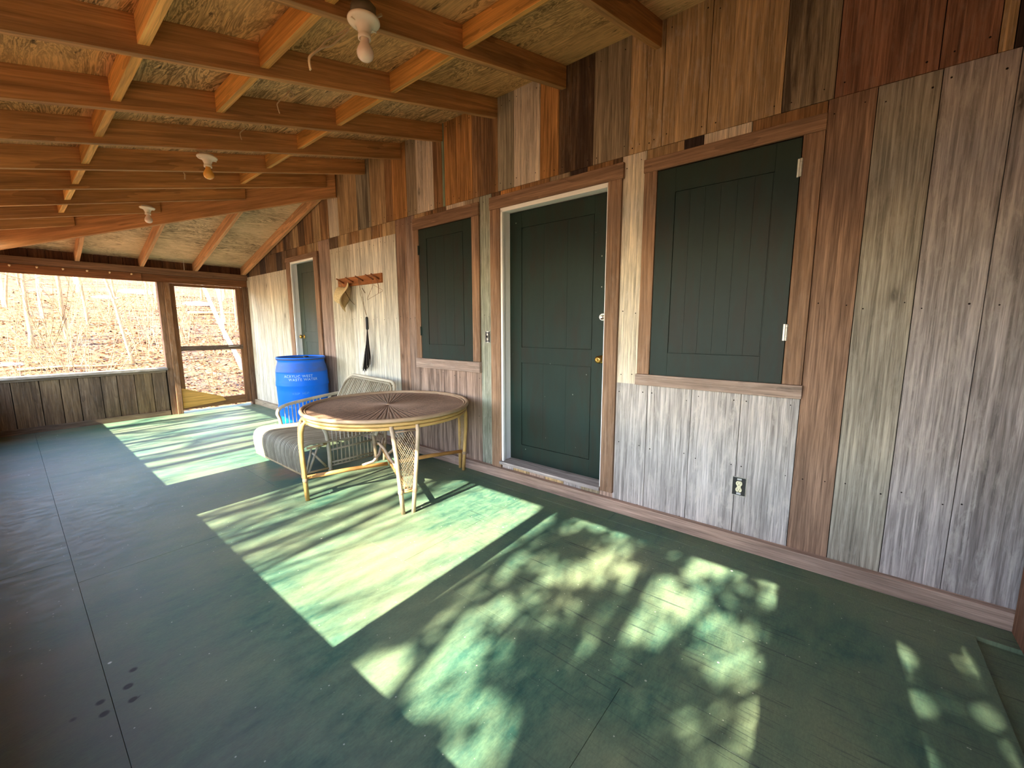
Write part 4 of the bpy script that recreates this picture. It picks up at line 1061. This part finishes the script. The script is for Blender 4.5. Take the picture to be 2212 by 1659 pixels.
side = [((-4.4, 1.5), 6.2, .025, (0, .16), 14), ((-4.8, 2.0), 6.4, .028, (.05, .15), 14), ((-4.6, 3.5), 6.3, .024, (0, -.16), 14), ((-5.2, 3.9), 6.8, .03, (0, -.14), 14), ((-4.4, 2.3), 6, .018, (0, .2), 10),
        ((-5.6, 5.3), 6.8, .05, (0, .02), 9), ((-6.6, 7.0), 7.6, .06, (0, -.02), 9),
        ((-4.6, 2.12), 6.5, .018, (0, .06), 5), ((-5.2, 2.7), 6.5, .02, (0, -.05), 6), ((-4.2, 3.45), 6.0, .03, (0, -.07), 5), ((-5.5, 1.9), 7, .022, (0, .08), 6), ((-4.8, 5.75), 6.5, .05, (0, .0), 4), ((-5.0, 6.9), 7, .03, (0, .04), 4), ((-7.2, 1.95), 8.5, .045, (0, .03), 6), ((-8.5, 2.45), 9.5, .06, (0, -.02), 8), ((-6.0, 2.9), 7.5, .035, (0, .05), 7), ((-9.5, 3.2), 10, .06, (0, .02), 8),
        ((-7.5, 4.6), 8.5, .07, (0, .02), 7), ((-8.2, 5.25), 9, .09, (0, -.03), 6), ((-6.5, 5.9), 7.5, .05, (0, .04), 7), ((-7.8, 6.6), 9, .05, (0, -.05), 6), ((-9.2, 7.2), 10, .09, (0, .0), 6), ((-7.0, 7.7), 8, .04, (0, .05), 6), ((-10.5, 1.2), 11, .10, (0, -.03), 7), ((-8.8, 6.1), 9, .035, (0, .03), 5)]
for k, (b, H, r, ln, kd) in enumerate(side):
    sidetree('t', b, H, r, ln, 'bare tree standing outside the sunny side of the porch', kd, 100+k)
# one oak that keeps its leaves: its crown shades the near part of the floor
random.seed(12)
m_ = MB(); b = V((-5.4, -.05, gz(-5.4, -.05)-.1)); m_.tube([b, b+V((.1, .02, 2)), b+V((.4, .3, 3.9)), b+V((.6, .45, 5.0)), b+V((.7, .5, 6.4))], [.11, .10, .07, .055, .03], 10, GRB)
m_.tube([b+V((.3, .2, 3.4)), b+V((.35, .9, 4.6)), b+V((.4, 1.2, 5.6))], [.05, .035, .02], 8, GRB)
m_.tube([b+V((.3, .2, 3.2)), b+V((.8, -.4, 4.4)), b+V((1.0, -.7, 5.4))], [.05, .03, .02], 8, GRB)
lv = MB(); n_cl = 0
while n_cl < 58:
    x, y, t = random.uniform(.1, 3.3), random.uniform(-1.1, 1.62), random.uniform(5.8, 7.2)
    if mnoise.noise(V((x*2.1+1.3, y*2.9, 2.7))) < (-.03 if y > .1 else -.2): continue
    if y > 1.25 and random.random() < .3: continue
    c = sunpt(x, y, t); n_cl += 1
    q = V((b.x+.45, b.y+.35, c.z-.4-random.random()*.5))
    m_.tube([q, q.lerp(c, .5)+V((0, random.uniform(-.1,.1), .1)), c], [.022, .014, .006], 5, GRB)
    R = random.uniform(.09, .18)
    for j in range(int(44*R/.12)):
        u = V((random.gauss(0,1), random.gauss(0,1), random.gauss(0,.8)))*R*.6; p = c+u
        a = V((random.gauss(0,1), random.gauss(0,1), random.gauss(0,1))).normalized(); bb = a.orthogonal().normalized()
        s_ = random.uniform(.035, .06); k0 = len(lv.v); lv.v += [p-a*s_*1.3, p-bb*s_*.7, p+a*s_*1.3, p+bb*s_*.7]
        lv.face([k0, k0+1, k0+2, k0+3], lin(168, 110, 66), [(0,0,0)]*4, (0,0,0))
e = empty('oak_tree', b, 'oak that keeps its brown leaves, outside the sunny side', 'tree')
m_.build('trunk', M['bark'], e); o = lv.build('foliage', M['plain'], e); o['kind'] = 'stuff'
